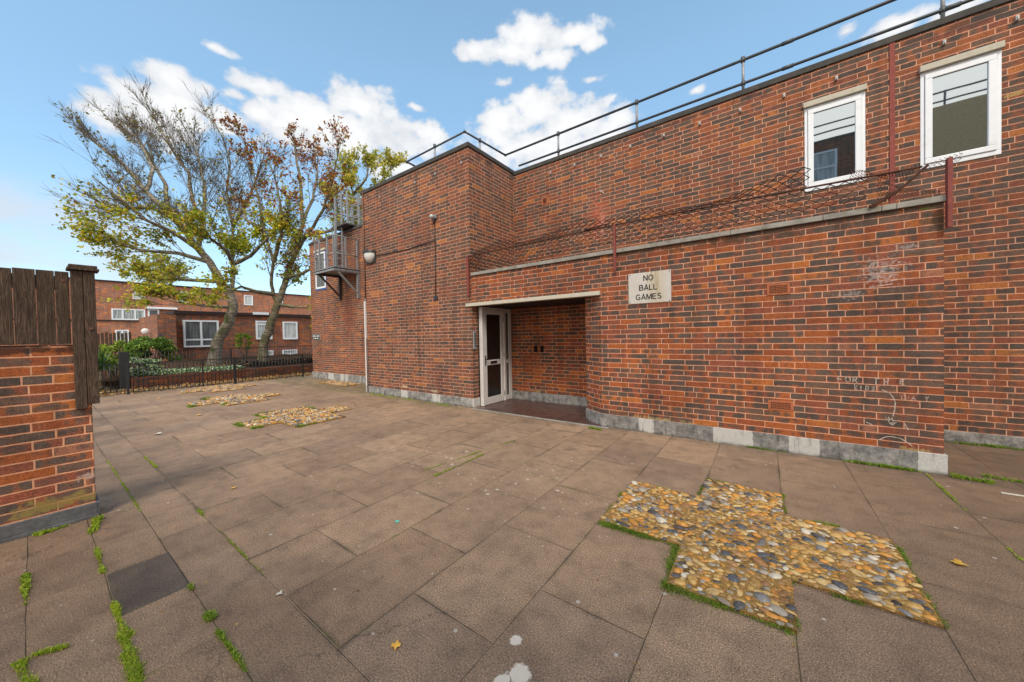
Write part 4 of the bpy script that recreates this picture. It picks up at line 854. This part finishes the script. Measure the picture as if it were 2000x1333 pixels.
def tree(name,label,T,r0,barkm,leaffn,dens=1.,twl=1.,limbr=.085):
    e=empty(name,T['a'][0],label,'tree'); tr=MB(); tw=MB(); L={}
    def twig(p,d,l,lev,r):
        n=4; pts=[p]; q=p.copy(); dd=d.copy()
        for k in range(n):
            dd=(dd+Vector((rndm(-.13,.13),rndm(-.13,.13),rndm(-.10,.16)))).normalized(); q=q+dd*l/n; pts.append(q.copy())
        (tr if lev==1 else tw).tube(pts,[r*(1-.78*k/n) for k in range(n+1)],5 if lev==1 else 3,cap=False)
        if lev<3:
            m=int((5.5 if lev==1 else 4.5)*dens)
            for k in range(m):
                t=rndm(.25,1); a,t0=lerp(pts,t); nd=(t0*1.0+Vector((rndm(-1,1),rndm(-1,1),rndm(-.6,.9)))*.62).normalized()
                twig(a,nd,l*rndm(.42,.62),lev+1,max(r*.5,.006))
        if lev>=2:
            mat,prob,cnt,s=leaffn(pts[-1])
            if random.random()<prob:
                for _ in range(cnt):
                    a,t0=lerp(pts,rndm(.2,1)); a=a+Vector((rndm(-.1,.1),rndm(-.1,.1),rndm(-.12,.08)))
                    leaf(L.setdefault(mat,MB()),a,s*rndm(.6,1.25),1.5,(t0*.4+Vector((rndm(-1,1),rndm(-1,1),rndm(-1.2,.4)))).normalized())
    for k,path in T.items():
        n=len(path); main=(k=='a')
        ra=r0 if main else limbr*rndm(.8,1.1); rb=.018
        rad=[ra*(1-i/(n-1))**(.75 if main else .9)+rb for i in range(n)]
        if main:
            rad[0]*=1.25
        sm=[]; sr=[]
        for i in range(n-1):
            for q in range(3):
                t=q/3; a=Vector(path[i]).lerp(Vector(path[i+1]),t); jit=.012+.02*(1-i/n); sm.append(a+Vector((rndm(-jit,jit),rndm(-jit,jit),0))); sr.append(rad[i]*(1-t)+rad[i+1]*t*1.)
        sm.append(Vector(path[-1])); sr.append(rad[-1])
        tr.tube(sm,sr,12 if main else 8,cap=False)
        start=.42 if main else .22
        plen=sum((Vector(b)-Vector(a)).length for a,b in zip(path,path[1:]))
        cnt=int(plen*(1-start)*3.1*dens)
        for _ in range(cnt):
            t=start+(1-start)*random.random(); a,t0=lerp(path,t)
            nd=(t0*1.15+Vector((rndm(-1,1),rndm(-1,1),rndm(-.45,.85)))*.62).normalized()
            twig(a,nd,rndm(1.0,1.9)*twl*(1.15-.50*t),1,.017)
    tr.build('trunk',barkm,e); tw.build('twigs',M['twig'],e)
    for i,(k,mb) in enumerate(L.items()): mb.build('crown',M[k],e)
    print(name,'leaves',sum(len(m.f) for m in L.values()),'twigfaces',len(tw.f)); return e
def lf1(p):
    z=p.z; y=p.y
    bright=(p-Vector((-20.9,5.6,5.2))).length<1.9 or (p-Vector((-20.6,4.5,3.4))).length<1.0 or (p-Vector((-19.5,6.2,6.8))).length<1.4
    if bright and random.random()<.8: return 'leaf_bright',.66,8,.095
    if z<6.8: return ('leaf_green' if random.random()<.7 else 'leaf_bright'),.52,6,.092
    if z<7.6: return 'leaf_green' if random.random()<.6 else 'leaf_sparse',.30,4,.09
    if z<9: return 'leaf_sparse',.12,3,.09
    return 'leaf_sparse',.06,3,.085
def lf2(p):
    z=p.z
    if z>8.3+random.uniform(-1.8,1.2): return 'leaf_red',.42,5,.095
    if z>4.8: return ('leaf_green' if random.random()<.55 else 'leaf_bright' if random.random()<.45 else 'leaf_red'),.42,5,.095
    return 'leaf_green',.6,6,.105
def lf3(p): return 'leaf_yellow',.5,5,.12
tree('autumn_tree','big leaning tree with pale ringed bark, bare upper branches and green skirt',T1,.22,M['bark_pale'],lf1,1.45,1.12)
tree('autumn_tree','russet topped tree with forked mossy trunk nearer the far wing',T2,.19,M['bark'],lf2,1.05,1.0)
tree('background_tree','pale yellow green treetop rising behind the flat roof',T3,.16,M['bark'],lf3,1.3,1.0)
# ------------------------------------------------------------------ houses behind
def wx(mb,x,y0,y1,z0,z1,d=.06): return mb.box(x-.03,x+d,y0,y1,z0,z1)
def xwin(parent,x,y0,y1,z0,z1,fr,gl,mull=(),trans=()):
    mb=MB(); xring(mb,y0,y1,z0,z1,fr,x,x+.08)
    for y in mull: mb.box(x,x+.078,y-fr/2,y+fr/2,z0+fr,z1-fr)
    for z in trans: mb.box(x,x+.076,y0+fr,y1-fr,z-fr/2,z+fr/2)
    w=mb.build('window',M['pvc'],parent); MB().box(x+.005,x+.03,y0+fr*.9,y1-fr*.9,z0+fr*.9,z1-fr*.9).build('pane',M[gl],w); return w
A=empty('terraced_houses',(-55,10,0),'long three storey orange brick terrace far behind the trees','building')
XA=-55.
MB().box(-63,XA,-8,40,-.1,7.9).build('wall',M['brick_terrace'],A); MB().box(-63.1,XA+.12,-8.1,40,7.905,8.03).build('roof_edge',M['fascia'],A)
MB().box(XA+.001,-53.2,-8,8.4,-.1,3.75).build('wall',M['brick_terrace'],A,label='single storey front extension of the terrace'); MB().box(XA+.001,-53.1,-8,8.45,3.755,3.86).build('parapet',M['fascia'],A)
MB().box(XA+.001,XA+.02,-8,7.6,3.87,5.5).build('pale_band',M['brick_terrace'],A)
for (a,b,c,d) in ((6.51,7.46,6.21,7.34),(10.04,10.91,6.15,7.38),(16.43,17.4,6.14,7.42),(20.1,20.96,6.13,7.3)): xwin(A,XA,a,b,c,d,.09,'curtain_plain')
xwin(A,XA+.03,4.96,7.41,3.95,5.12,.12,'curtain',mull=(5.75,6.65))
xwin(A,XA+.03,7.6,8.5,3.95,5.2,.14,'curtain_dark'); MB().box(XA+.001,XA+.5,7.42,9.95,5.22,5.42).build('door_canopy',M['pvc'],A)
xwin(A,-53.2,5.0,5.95,1.55,2.85,.10,'curtain',mull=(5.48,))
MB().box(-56,-55.8,12.9,13.1,8.03,8.6).build('flue',M['pvc'],A)
B=empty('brick_house',(-29,8,0),'darker two storey brick house with bay window behind the tree trunks','house')
XB=-29.
MB().box(-36,XB,5.2,22,-.1,3.2).build('wall',M['brick_house'],B); MB().box(-36,XB+.15,5.1,22,3.205,3.41).build('fascia',M['fascia'],B)
MB().box(-34,-28.2,4.27,5.06,-.1,3.12).build('wall',M['brick_pillar'],B,label='projecting brick pier of the darker house')
xwin(B,XB+.12,5.48,7.2,1.15,2.84,.10,'curtain_dark',mull=(6.32,),trans=(1.62,)); MB().box(XB+.001,XB+.119,5.48,7.2,1.15,2.84).build('bay_box',M['pvc'],B)
xwin(B,XB+.02,9.28,10.27,1.56,2.88,.11,'curtain_plain',trans=(2.62,)); xwin(B,XB+.02,10.97,11.97,1.52,2.85,.11,'curtain_plain')
xwin(B,XB+.02,9.5,10.3,.25,.75,.08,'curtain_plain'); xwin(B,XB+.02,10.9,11.9,.35,.75,.08,'curtain_plain')
MB().box(XB+.151,XB+.25,9.1,10.05,3.30,3.48).build('gutter_board',M['pvc'],B)
ds=empty('satellite_dish',(-30,4.07,1.2),'round white satellite dish on a pole in front of the terrace','satellite dish')
bm=bmesh.new(); bmesh.ops.create_uvsphere(bm,u_segments=20,v_segments=12,radius=.28); bmesh.ops.bisect_plane(bm,geom=bm.verts[:]+bm.edges[:]+bm.faces[:],plane_co=(.22,0,0),plane_no=(1,0,0),clear_inner=True)
bmesh.ops.create_circle(bm,cap_ends=True,segments=20,radius=.16,matrix=Matrix.Translation((.21,0,0))@Matrix.Rotation(R_(90),4,'Y'))
me=bpy.data.meshes.new('reflector'); bm.to_mesh(me); bm.free(); me.materials.append(M['dish']); o=bpy.data.objects.new('reflector',me); C.objects.link(o); o.parent=ds; o.location=(-.2,0,.99); o.rotation_euler=(0,0,R_(-15))
MB().tube([(-30,4.07,0),(-30,4.07,2.1)],.02,8).build('pole',M['galv_dark'],ds); MB().tube([(-29.95,4.07,2.0),(-29.6,4.1,2.12)],.012,6).build('arm',M['galv'],ds)
cb=MB().box(-28.19,-28.0,4.3,4.36,1.72,1.86).box(-28.19,-27.85,4.24,4.42,1.80,1.95).build('wall_light',M['galv_dark']); tag(cb,'small dark floodlight on the brick pier of the far house','light')
# timber fence far left behind yucca
ff=empty('picket_fence',(-24,2,0),'grey picket fence behind the spiky plant','fence')
for i in range(12): MB().box(-24.02,-24.,1.35+i*.12,1.44+i*.12,0,1.95+.03*(i%3)).build('picket',M['wood'],ff)
# ------------------------------------------------------------------ opposite building (seen in the window reflections)
op=empty('opposite_building',(3,-4,0),'tall brick and beige block opposite, mirrored in the upper windows','building')
YO=-4.
MB().box(1.2,3.55,YO-6,YO,-.02,8.62).build('wall',M['brick_opp'],op); MB().box(3.551,11,YO-6,YO+.01,-.02,8.80).build('wall',M['beige'],op,label='beige rendered wall of the opposite block')
MB().box(1.18,3.54,YO-.3,YO+.02,8.622,8.70).build('coping',M['coping_dark'],op)
ow=MB().box(1.45,2.25,YO-.0,YO+.05,7.05,7.12).box(1.45,2.25,YO,YO+.05,8.15,8.22).box(1.45,1.52,YO,YO+.05,7.12,8.15).box(2.18,2.25,YO,YO+.05,7.12,8.15).box(1.52,2.18,YO,YO+.05,7.6,7.67).build('window',M['pvc'],op)
MB().box(1.52,2.18,YO+.005,YO+.02,7.12,8.15).build('pane',M['curtain_plain'],ow)
orl=empty('roof_railing',(3,YO,8.7),'guard rail on the opposite roof, mirrored in the upper windows','railing')
MB().tube([(1.2,YO-.1,9.30),(11,YO-.1,9.30)],.03,8).build('top_rail',M['rail_grey'],orl); MB().tube([(1.2,YO-.1,9.0),(11,YO-.1,9.0)],.03,8).build('lower_rail',M['rail_grey'],orl)
for x in (1.3,3.1,4.9,6.7,8.5): MB().tube([(x,YO-.1,8.6),(x,YO-.1,9.33)],.028,8).build('post',M['rail_grey'],orl)
# ------------------------------------------------------------------ pebble beds
def ico(sub=2):
    bm=bmesh.new(); bmesh.ops.create_icosphere(bm,subdivisions=sub,radius=1); vs=[v.co.copy() for v in bm.verts]; bm.verts.index_update(); fs=[tuple(v.index for v in f.verts) for f in bm.faces]; bm.free(); return vs,fs
IC3=ico(2); IC2=ico(1)
def pebbles(rects,z0,size,dens,ic,grassy=None):
    mb=MB(); pts=[]; area=sum((b-a)*(d-c) for a,b,c,d in rects); target=int(area*dens); tries=0
    cell={}
    def ok(x,y,r):
        i,j=int(x//.08),int(y//.08)
        for a in range(i-1,i+2):
            for b in range(j-1,j+2):
                for (px_,py_,pr) in cell.get((a,b),()):
                    if (px_-x)**2+(py_-y)**2<((pr+r)*.80)**2: return False
        return True
    while len(pts)<target and tries<target*40:
        tries+=1; q=random.random()*area
        for a,b,c,d in rects:
            q-=(b-a)*(d-c)
            if q<=0: break
        big=random.random(); r=size*(rndm(1.,1.45) if big<.35 and tries<target*4 else rndm(.55,.95)); x=rndm(a+r*.7,b-r*.7); y=rndm(c+r*.7,d-r*.7)
        if ok(x,y,r):
            cell.setdefault((int(x//.08),int(y//.08)),[]).append((x,y,r)); pts.append((x,y,r))
    vs,fs=ic
    for x,y,r in pts:
        e=rndm(1.05,1.55); sx,sy,sz=r*e,r/e*rndm(1.,1.2),r*rndm(.30,.55); yaw=rndm(-.7,.7) if random.random()<.7 else rndm(0,3.14); tilt=rndm(-.35,.35); rot=Matrix.Rotation(yaw,3,'Z')@Matrix.Rotation(tilt,3,'X')@Matrix.Rotation(rndm(-.2,.2),3,'Y')
        ph=rndm(0,9); n=len(mb.v); z=z0+sz*rndm(-.05,.45)
        for v in vs:
            k=1+.12*math.sin(v.x*2.3+ph)+.09*math.sin(v.y*3.1+ph*2)+.07*math.sin(v.z*2.7+v.x*2+ph)
            w=rot@Vector((v.x*sx*k,v.y*sy*k,v.z*sz*k)); mb.v.append((w.x+x,w.y+y,w.z+z))
        for f in fs: mb.f.append(tuple(n+i for i in f)); mb.sm.append(True)
    return mb
def cross(cx,cy,hx,hy,ix,iy): return [(cx-hx,cx+hx,cy-iy,cy+iy),(cx-ix,cx+ix,cy+iy,cy+hy),(cx-ix,cx+ix,cy-hy,cy-iy)]
BEDS=[('largest cross shaped bed of cobbles in the near paving',cross(-.18,3.055,.89,.885,.30,.44),IC3,.027,640),
('cross shaped pebble bed in front of the tower with grassy corners',cross(-7.35,3.04,.90,.90,.30,.44),IC2,.030,620),
('cross shaped pebble bed third from the camera',cross(-10.93,3.04,.90,.90,.30,.44),IC2,.032,560),
('pebble bed closest to the iron railing',cross(-13.92,3.44,.90,.90,.30,.44),IC2,.034,480),
('narrow pebble bed at the foot of the far wing',[(-12.4,-10.6,5.72,6.3)],IC2,.034,480)]
for i,(lab,rc,ic,sz,dn) in enumerate(BEDS):
    e=empty('pebble_bed',(rc[0][0]/2+rc[0][1]/2,rc[0][2]/2+rc[0][3]/2,0),lab,'pebble bed','pebble beds set in the paving')
    mb=MB()
    for a,b,c,d in rc:
        mb.box(a,b,c,d,.003,.018)
    mb.build('bedding',M['bed'],e)
    o=pebbles(rc,.012 if i==0 else .02,sz,dn*1.6,ic).build('pebbles',M['pebble'],e); o['kind']='stuff'
# ------------------------------------------------------------------ grass and weeds
def tufts(name,label,segs,mat,h=.03,dens=900,w=.035,bw=.004,clump=.6):
    mb=MB()
    for (a,b,ww,k) in segs:
        a=Vector((*a,0));b=Vector((*b,0));L=(b-a).length; n=int(max(L,.05)*dens*k*1.7); t=(b-a).normalized() if L>0 else Vector((1,0,0)); s_=Vector((-t.y,t.x,0)); ph=rndm(0,9)
        for _ in range(n):
            q=random.random(); e=math.sin(q*L*9+ph)*.5+math.sin(q*L*23+ph*2)*.3+.5
            if random.random()>.25+e*clump: continue
            o_=random.gauss(0,.38)*(ww)*(.5+.6*max(0,e)); p=a+(b-a)*q+s_*o_+t*rndm(-.01,.01)
            hh_=h*rndm(.5,1.3)*(.6+.5*max(0,e)); d=Vector((rndm(-.7,.7),rndm(-.7,.7),1)).normalized(); r=Vector((rndm(-1,1),rndm(-1,1),0)).normalized()*bw*rndm(.6,1.2)
            p0=p+Vector((0,0,.004)); p1=p0+d*hh_*.6; p2=p0+d*hh_+Vector((d.x,d.y,-.25))*hh_*.5
            mb.face([p0-r,p0+r,p1+r*.7,p1-r*.7]); mb.face([p1-r*.7,p1+r*.7,p2])
    return tag(mb.build(name,M[mat]),label,'grass',kind='stuff')
tufts('grass_edge','green grass creeping round the edges of the largest cobble bed',[((-1.07,2.60),(-.50,2.60),.05,1.8),((-.50,2.58),(-.49,2.16),.05,1.3),((-.50,2.16),(.10,2.17),.055,1.6),((.12,2.2),(.12,2.35),.03,.8),((.12,2.58),(.12,2.68),.04,.8),((-1.08,2.65),(-1.07,2.95),.02,.3),((-1.08,3.1),(-1.07,3.2),.03,.8),((-.9,3.5),(-.7,3.5),.03,.7),((-.50,3.55),(-.48,3.95),.02,.5),((-.48,3.96),(-.3,3.96),.03,.6),((.12,3.55),(.12,3.95),.03,.9),((.18,3.51),(.45,3.51),.03,1.1),((.72,3.42),(.72,3.0),.03,.9),((.3,2.6),(.42,2.60),.03,.7),((.71,2.9),(.72,2.62),.02,.3)],'grass',.024,1500,bw=.0022)
tufts('grass_patch','bright grass corners of the pebble bed in front of the tower',[((-8.27,2.60),(-7.66,2.60),.07,1.),((-7.66,2.55),(-7.66,2.12),.09,1.2),((-7.65,2.13),(-7.35,2.13),.08,1),((-8.27,2.65),(-8.2,3.0),.10,.8),((-8.2,3.48),(-7.8,3.48),.10,1.),((-7.05,2.15),(-7.0,2.3),.09,1.),((-6.45,2.62),(-6.5,3.2),.08,.7),((-7.6,3.9),(-7.5,3.9),.05,.6)],'grass',.045,900,bw=.005)
tufts('grass_patch','small green tufts at the left tips of the two farther pebble beds',[((-10.75,2.1),(-10.6,2.14),.10,2),((-11.75,2.6),(-11.6,2.62),.10,1),((-10.2,2.6),(-10.3,2.62),.08,.5)],'grass',.06,900,bw=.006)
tufts('weed_strip','bright yellow green weeds growing along the joint at bottom left',[((-3.95,.24),(-3.50,.235),.018,1.1),((-3.05,.24),(-2.86,.24),.022,1.3),((-2.86,.24),(-2.62,.24),.030,2.2),((-2.62,.238),(-2.50,.236),.018,1.3),((-2.50,.235),(-2.22,.235),.034,2.4)],'weed',.022,1700,bw=.0024)
tufts('weed_strip','thick grassy tuft in the bottom left corner joint',[((-2.86,-.07),(-2.60,-.05),.045,2.6),((-2.86,-.03),(-2.80,.06),.02,1.5)],'weed',.024,1700,bw=.0026)
tufts('weed_strip','leafy weed in the joint near the left picture edge',[((-3.9,-.06),(-3.45,-.06),.020,1.0)],'weed',.024,900,bw=.005)
tufts('weed_strip','small green tuft in the second long joint',[((-2.48,.525),(-2.41,.53),.028,2.2),((-2.86,.53),(-2.8,.53),.02,1),((-2.3,.525),(-1.9,.53),.012,.5)],'grass',.022,1500,bw=.0028)
tufts('weed_strip','thin mossy weeds along the long joints across the paving',[((-6.6,.83),(-5.9,.84),.02,.8),((-4.1,.83),(-3.9,.83),.025,1.2),((-6.8,.53),(-4.5,.53),.008,.35),((-3.5,.83),(-2.6,.83),.008,.3),((-3.1,2.55),(-2.88,4.0),.012,.5),((-2.88,2.5),(-2.88,3.3),.02,.9),((1.31,4.4),(1.32,5.3),.012,.7),((1.31,3.65),(1.31,3.8),.012,.5)],'weed',.014,1100,bw=.0025)
tufts('weed_strip','grass tufts sprouting along the foot of the low brick wall',[((.7,5.33),(1.3,5.33),.02,.7),((1.0,5.33),(1.24,5.33),.03,2.2),((1.5,5.33),(1.75,5.30),.05,1.4),((1.75,5.5),(2.6,5.35),.04,.5),((-.2,5.34),(0.2,5.34),.01,.5),((1.5,6.9),(3,6.9),.04,.7),((-2.25,5.15),(-2.05,5.12),.05,1)],'grass',.035,1000,bw=.004)
tufts('weed_strip','green weeds at the foot of the tower plinth',[((-8.6,5.33),(-8.0,5.31),.08,1.2),((-8.0,5.30),(-6.6,5.27),.06,.35),((-6.2,5.3),(-5.5,5.25),.06,.5)],'weed',.022,900,bw=.004)
tufts('weed_strip','weedy sprig at the foot of the garden wall',[((-4.64,-.02),(-4.66,.14),.05,2.2),((-4.62,.3),(-4.3,.24),.03,.6)],'weed',.035,1200,bw=.006)
# ------------------------------------------------------------------ fallen leaves
def fleaf(label,x,y,s,yaw,mat='fallen',nm='fallen_leaf'):
    pts=[(0,0),(.28,.18),(.22,.42),(.55,.40),(.62,.16),(1,.05),(.66,-.14),(.55,-.36),(.25,-.40),(.25,-.14)]
    me=MB(); c=Vector((.45,0,.10)); P=[Vector((a,b,.04+.22*abs(b)+.05*a)) for a,b in pts]
    for i in range(len(P)): me.face([c,P[i],P[(i+1)%len(P)]])
    for v in range(len(me.v)): me.v[v]=tuple(Vector(me.v[v])*s)
    o=me.build(nm,M[mat]); o.location=(x,y,.006); o.rotation_euler=(0,0,yaw); return tag(o,label,'leaf','fallen leaves on the paving')
fleaf('yellow lobed leaf to the right of the largest cobble bed',.94,3.39,.085,-.3)
fleaf('narrow yellow leaf on the slabs at bottom centre',-1.44,.98,.055,2.2)
fleaf('pale round leaf on the second long joint at left',-2.34,.81,.045,.4,'lichen')
fleaf('pale leaf lying on paving well left of the pebble beds',-8.03,1.12,.14,.9,'lichen')
fleaf('brown leaf lying beside the bottom left weeds',-2.47,.22,.04,1.2,'litter')
fleaf('small yellow leaf near the left joint beyond the garden wall',-4.4,1.16,.06,.1)
for x,y,l in ((-13.0,1.9,'yellow leaf lying in front of the iron gate'),(-14.2,2.4,'yellow leaf below the near iron railing'),(-9.3,1.9,'yellow leaf left of the third pebble bed')): fleaf(l,x,y,.13,rndm(0,6))
db=MB()
for _ in range(420):
    x=random.gauss(-2.2,3.2); y=rndm(.2,5.2); r=rndm(.003,.008)
    if x<-9 or x>3: continue
    a=rndm(0,6); db.face([(x+r*math.cos(a+k*1.57+rndm(-.3,.3))*rndm(.6,1.3),y+r*math.sin(a+k*1.57)*rndm(.6,1.3),.002+rndm(.001,.006)) for k in range(4)])
tag(db.build('grit',M['litter']),'tiny scattered crumbs and dead leaf bits over the paving','debris',kind='stuff')
gt=MB().tube([(-2.43,1.71,.001),(-2.43,1.71,.006)],.016,14).build('bottle_cap',M['lead']); 
gm=simple('mint_paint',(.12,.50,.40),.6,.4); gt.data.materials.clear(); gt.data.materials.append(gm); tag(gt,'flat mint green disc lying on a middle slab','litter')
pw=MB().box(1.70,1.92,5.03,5.06,.002,.006).build('debris_strip',M['lichen']); tag(pw,'thin pale scrap on the slabs right of the low block','litter')
# ------------------------------------------------------------------ world: Nishita sky with clouds, plus an added fill cloud
SUN_EL=R_(50); sd=Vector((.45,-.75,0)).normalized()
w=bpy.data.worlds.new('World'); S.world=w; w.use_nodes=True
n=NT.__new__(NT); n.t=w.node_tree; n.N=n.t.nodes; n.N.clear(); out=n.N.new('ShaderNodeOutputWorld')
sky=n.N.new('ShaderNodeTexSky'); sky.sky_type='NISHITA'; sky.sun_disc=False; sky.sun_elevation=SUN_EL; sky.sun_rotation=math.atan2(sd.x,sd.y); sky.air_density=1.0; sky.dust_density=1.2; sky.ozone_density=1.5
D=n.coord('Generated'); d3=n.sep(n.vm('NORMALIZE',D))
az=n.m('ARCTAN2',d3[0],d3[1]); el=n.m('ARCSINE',d3[2]); AE=n.comb(az,el,0.)
BL=[(-0.552,0.699,0.093,0.029),(-0.452,0.693,0.083,0.018),(-0.719,0.676,0.055,0.015),(-0.632,0.676,0.087,0.021),(-0.496,0.66,0.07,0.015),(-0.39,0.673,0.033,0.015),(-0.527,0.565,0.088,0.042),(-0.456,0.534,0.13,0.041),(-0.637,0.538,0.087,0.037),(-0.339,0.515,0.065,0.031),(-0.507,0.489,0.207,0.046),(-1.379,0.49,0.05,0.021),(-1.421,0.452,0.053,0.026),(-1.466,0.411,0.051,0.024),(-1.377,0.449,0.049,0.027),(-1.415,0.415,0.07,0.03),(-1.24,0.533,0.052,0.013),(-1.279,0.504,0.028,0.008),(-1.143,0.518,0.062,0.024),(-1.187,0.479,0.076,0.032),(-1.02,0.549,0.092,0.027),(-1.088,0.487,0.163,0.044),(-0.94,0.495,0.123,0.029),(-0.851,0.512,0.056,0.019),(-1.307,0.57,0.03,0.007),(-0.881,0.563,0.03,0.007),(-0.634,0.621,0.036,0.008),(-0.385,0.61,0.035,0.006),(-1.303,0.455,0.041,0.018),(-1.237,0.485,0.038,0.017),(-0.948,0.433,0.067,0.025),(-0.134,0.543,0.022,0.007),(0.207,0.52,0.035,0.013),(0.242,0.522,0.023,0.009),(0.137,0.544,0.025,0.008),(0.279,0.503,0.032,0.013)]
cn=n.noise(n.comb(n.m('MULTIPLY',az,1.),n.m('MULTIPLY',el,1.5),0.),22,8,.50); cn2=n.noise(n.comb(az,n.m('MULTIPLY',el,1.5),3.),10,4,.5)
f=None
for a,e_,ra,re in BL:
    if a<-.8 and re>.011: ra*=1.06; re*=1.15
    sm_=re<.0115
    if sm_: ra*=1.35; re*=1.6
    l=n.vm('LENGTH',n.vm('MULTIPLY',n.vm('SUBTRACT',AE,(a,e_,0)),(1/(ra*1.22),1/(re*1.4),0)))
    if sm_: l=n.m('ADD',l,.42)
    if f is None: f=l
    else:
        q=n.N.new('ShaderNodeMath'); q.operation='SMOOTH_MIN'; n.put(q.inputs[0],f); n.put(q.inputs[1],l); q.inputs[2].default_value=.12; f=q.outputs[0]
fld=n.m('ADD',n.m('SUBTRACT',1.,f),n.m('ADD',n.m('MULTIPLY',n.m('SUBTRACT',cn,.5),1.7),n.m('MULTIPLY',n.m('SUBTRACT',cn2,.5),.8)))
lim=n.ss(f,1.7,1.2); cloud=n.m('MULTIPLY',n.ss(fld,-.08,.45),lim)
# thin veil low on the left; bright unseen cloud added behind camera for fill light
veil=n.m('MULTIPLY',n.ss(n.vm('LENGTH',n.vm('MULTIPLY',n.vm('SUBTRACT',AE,(-1.60,.17,0)),(1/.30,1/.14,0))),1.1,.2),n.ss(cn2,.25,.65)); 
back=n.ss(n.vm('DOT_PRODUCT',n.vm('NORMALIZE',D),(-.54,.75,.38)),.30,-.05)
fill_cloud=n.m('MULTIPLY',back,n.ss(n.noise(n.vm('NORMALIZE',D),3.2,5,.55),.30,.52))
cl=n.m('MAXIMUM',cloud,n.m('MAXIMUM',n.m('MULTIPLY',veil,.8),fill_cloud),clamp=True)
shade=n.ss(n.m('ADD',n.m('MULTIPLY',fld,.6),n.m('MULTIPLY',cn2,.9)),.35,1.15)
ccol=n.mix(shade,(3.9,4.1,4.4),(5.3,5.35,5.4)); ccol=n.mix(fill_cloud,ccol,(9.0,8.5,7.9))
sk0=n.mix(1.,sky.outputs[0],(1.0,1.0,1.0),'MULTIPLY'); SKN=sk0.node; hz=n.lin(el,.05,.62,.56,.86); sk=n.mix(1.,sk0,n.comb(hz,n.m('MULTIPLY',hz,.97),n.m('MULTIPLY_ADD',hz,.75,.26)),'MULTIPLY')
full=n.mix(cl,sk,ccol)
bg=n.N.new('ShaderNodeBackground'); n.lk(full,bg.inputs[0]); bg.inputs[1].default_value=.13; n.lk(bg.outputs[0],out.inputs[0])
SKN.inputs[7].default_value=(1.92,2.18,1.74,1)
try: w.cycles.sampling_method='MANUAL'; w.cycles.sample_map_resolution=1024
except Exception: pass
sl_=bpy.data.lights.new('sun','SUN'); sl_.energy=1.8; sl_.angle=R_(22); sl_.color=(1.,.93,.83); so_=bpy.data.objects.new('sun',sl_); C.objects.link(so_)
sv=Vector((sd.x*math.cos(SUN_EL),sd.y*math.cos(SUN_EL),math.sin(SUN_EL))); so_.rotation_euler=sv.to_track_quat('Z','Y').to_euler(); so_.location=(0,0,30)
# ------------------------------------------------------------------ camera
yaw,pitch,roll=-0.62734479,-0.01707747,-0.02059126
fw=Vector((math.sin(yaw)*math.cos(pitch),math.cos(yaw)*math.cos(pitch),math.sin(pitch))); r=Vector((math.cos(yaw),-math.sin(yaw),0)); u=r.cross(fw)
r2=r*math.cos(roll)+u*math.sin(roll); u2=-r*math.sin(roll)+u*math.cos(roll)
cam=bpy.data.cameras.new('camera'); cam.sensor_width=36; cam.lens=36*680.5/2000; cam.clip_start=.05; cam.clip_end=2000
co=bpy.data.objects.new('camera',cam); C.objects.link(co); m=Matrix((r2,u2,-fw)).transposed().to_4x4(); m.translation=Vector((0,0,1.5)); co.matrix_world=m; S.camera=co
S.view_settings.view_transform='Standard'; S.view_settings.look='None'; S.view_settings.gamma=1; S.view_settings.exposure=.55
try: S.view_settings.use_curve_mapping=False
except Exception: pass
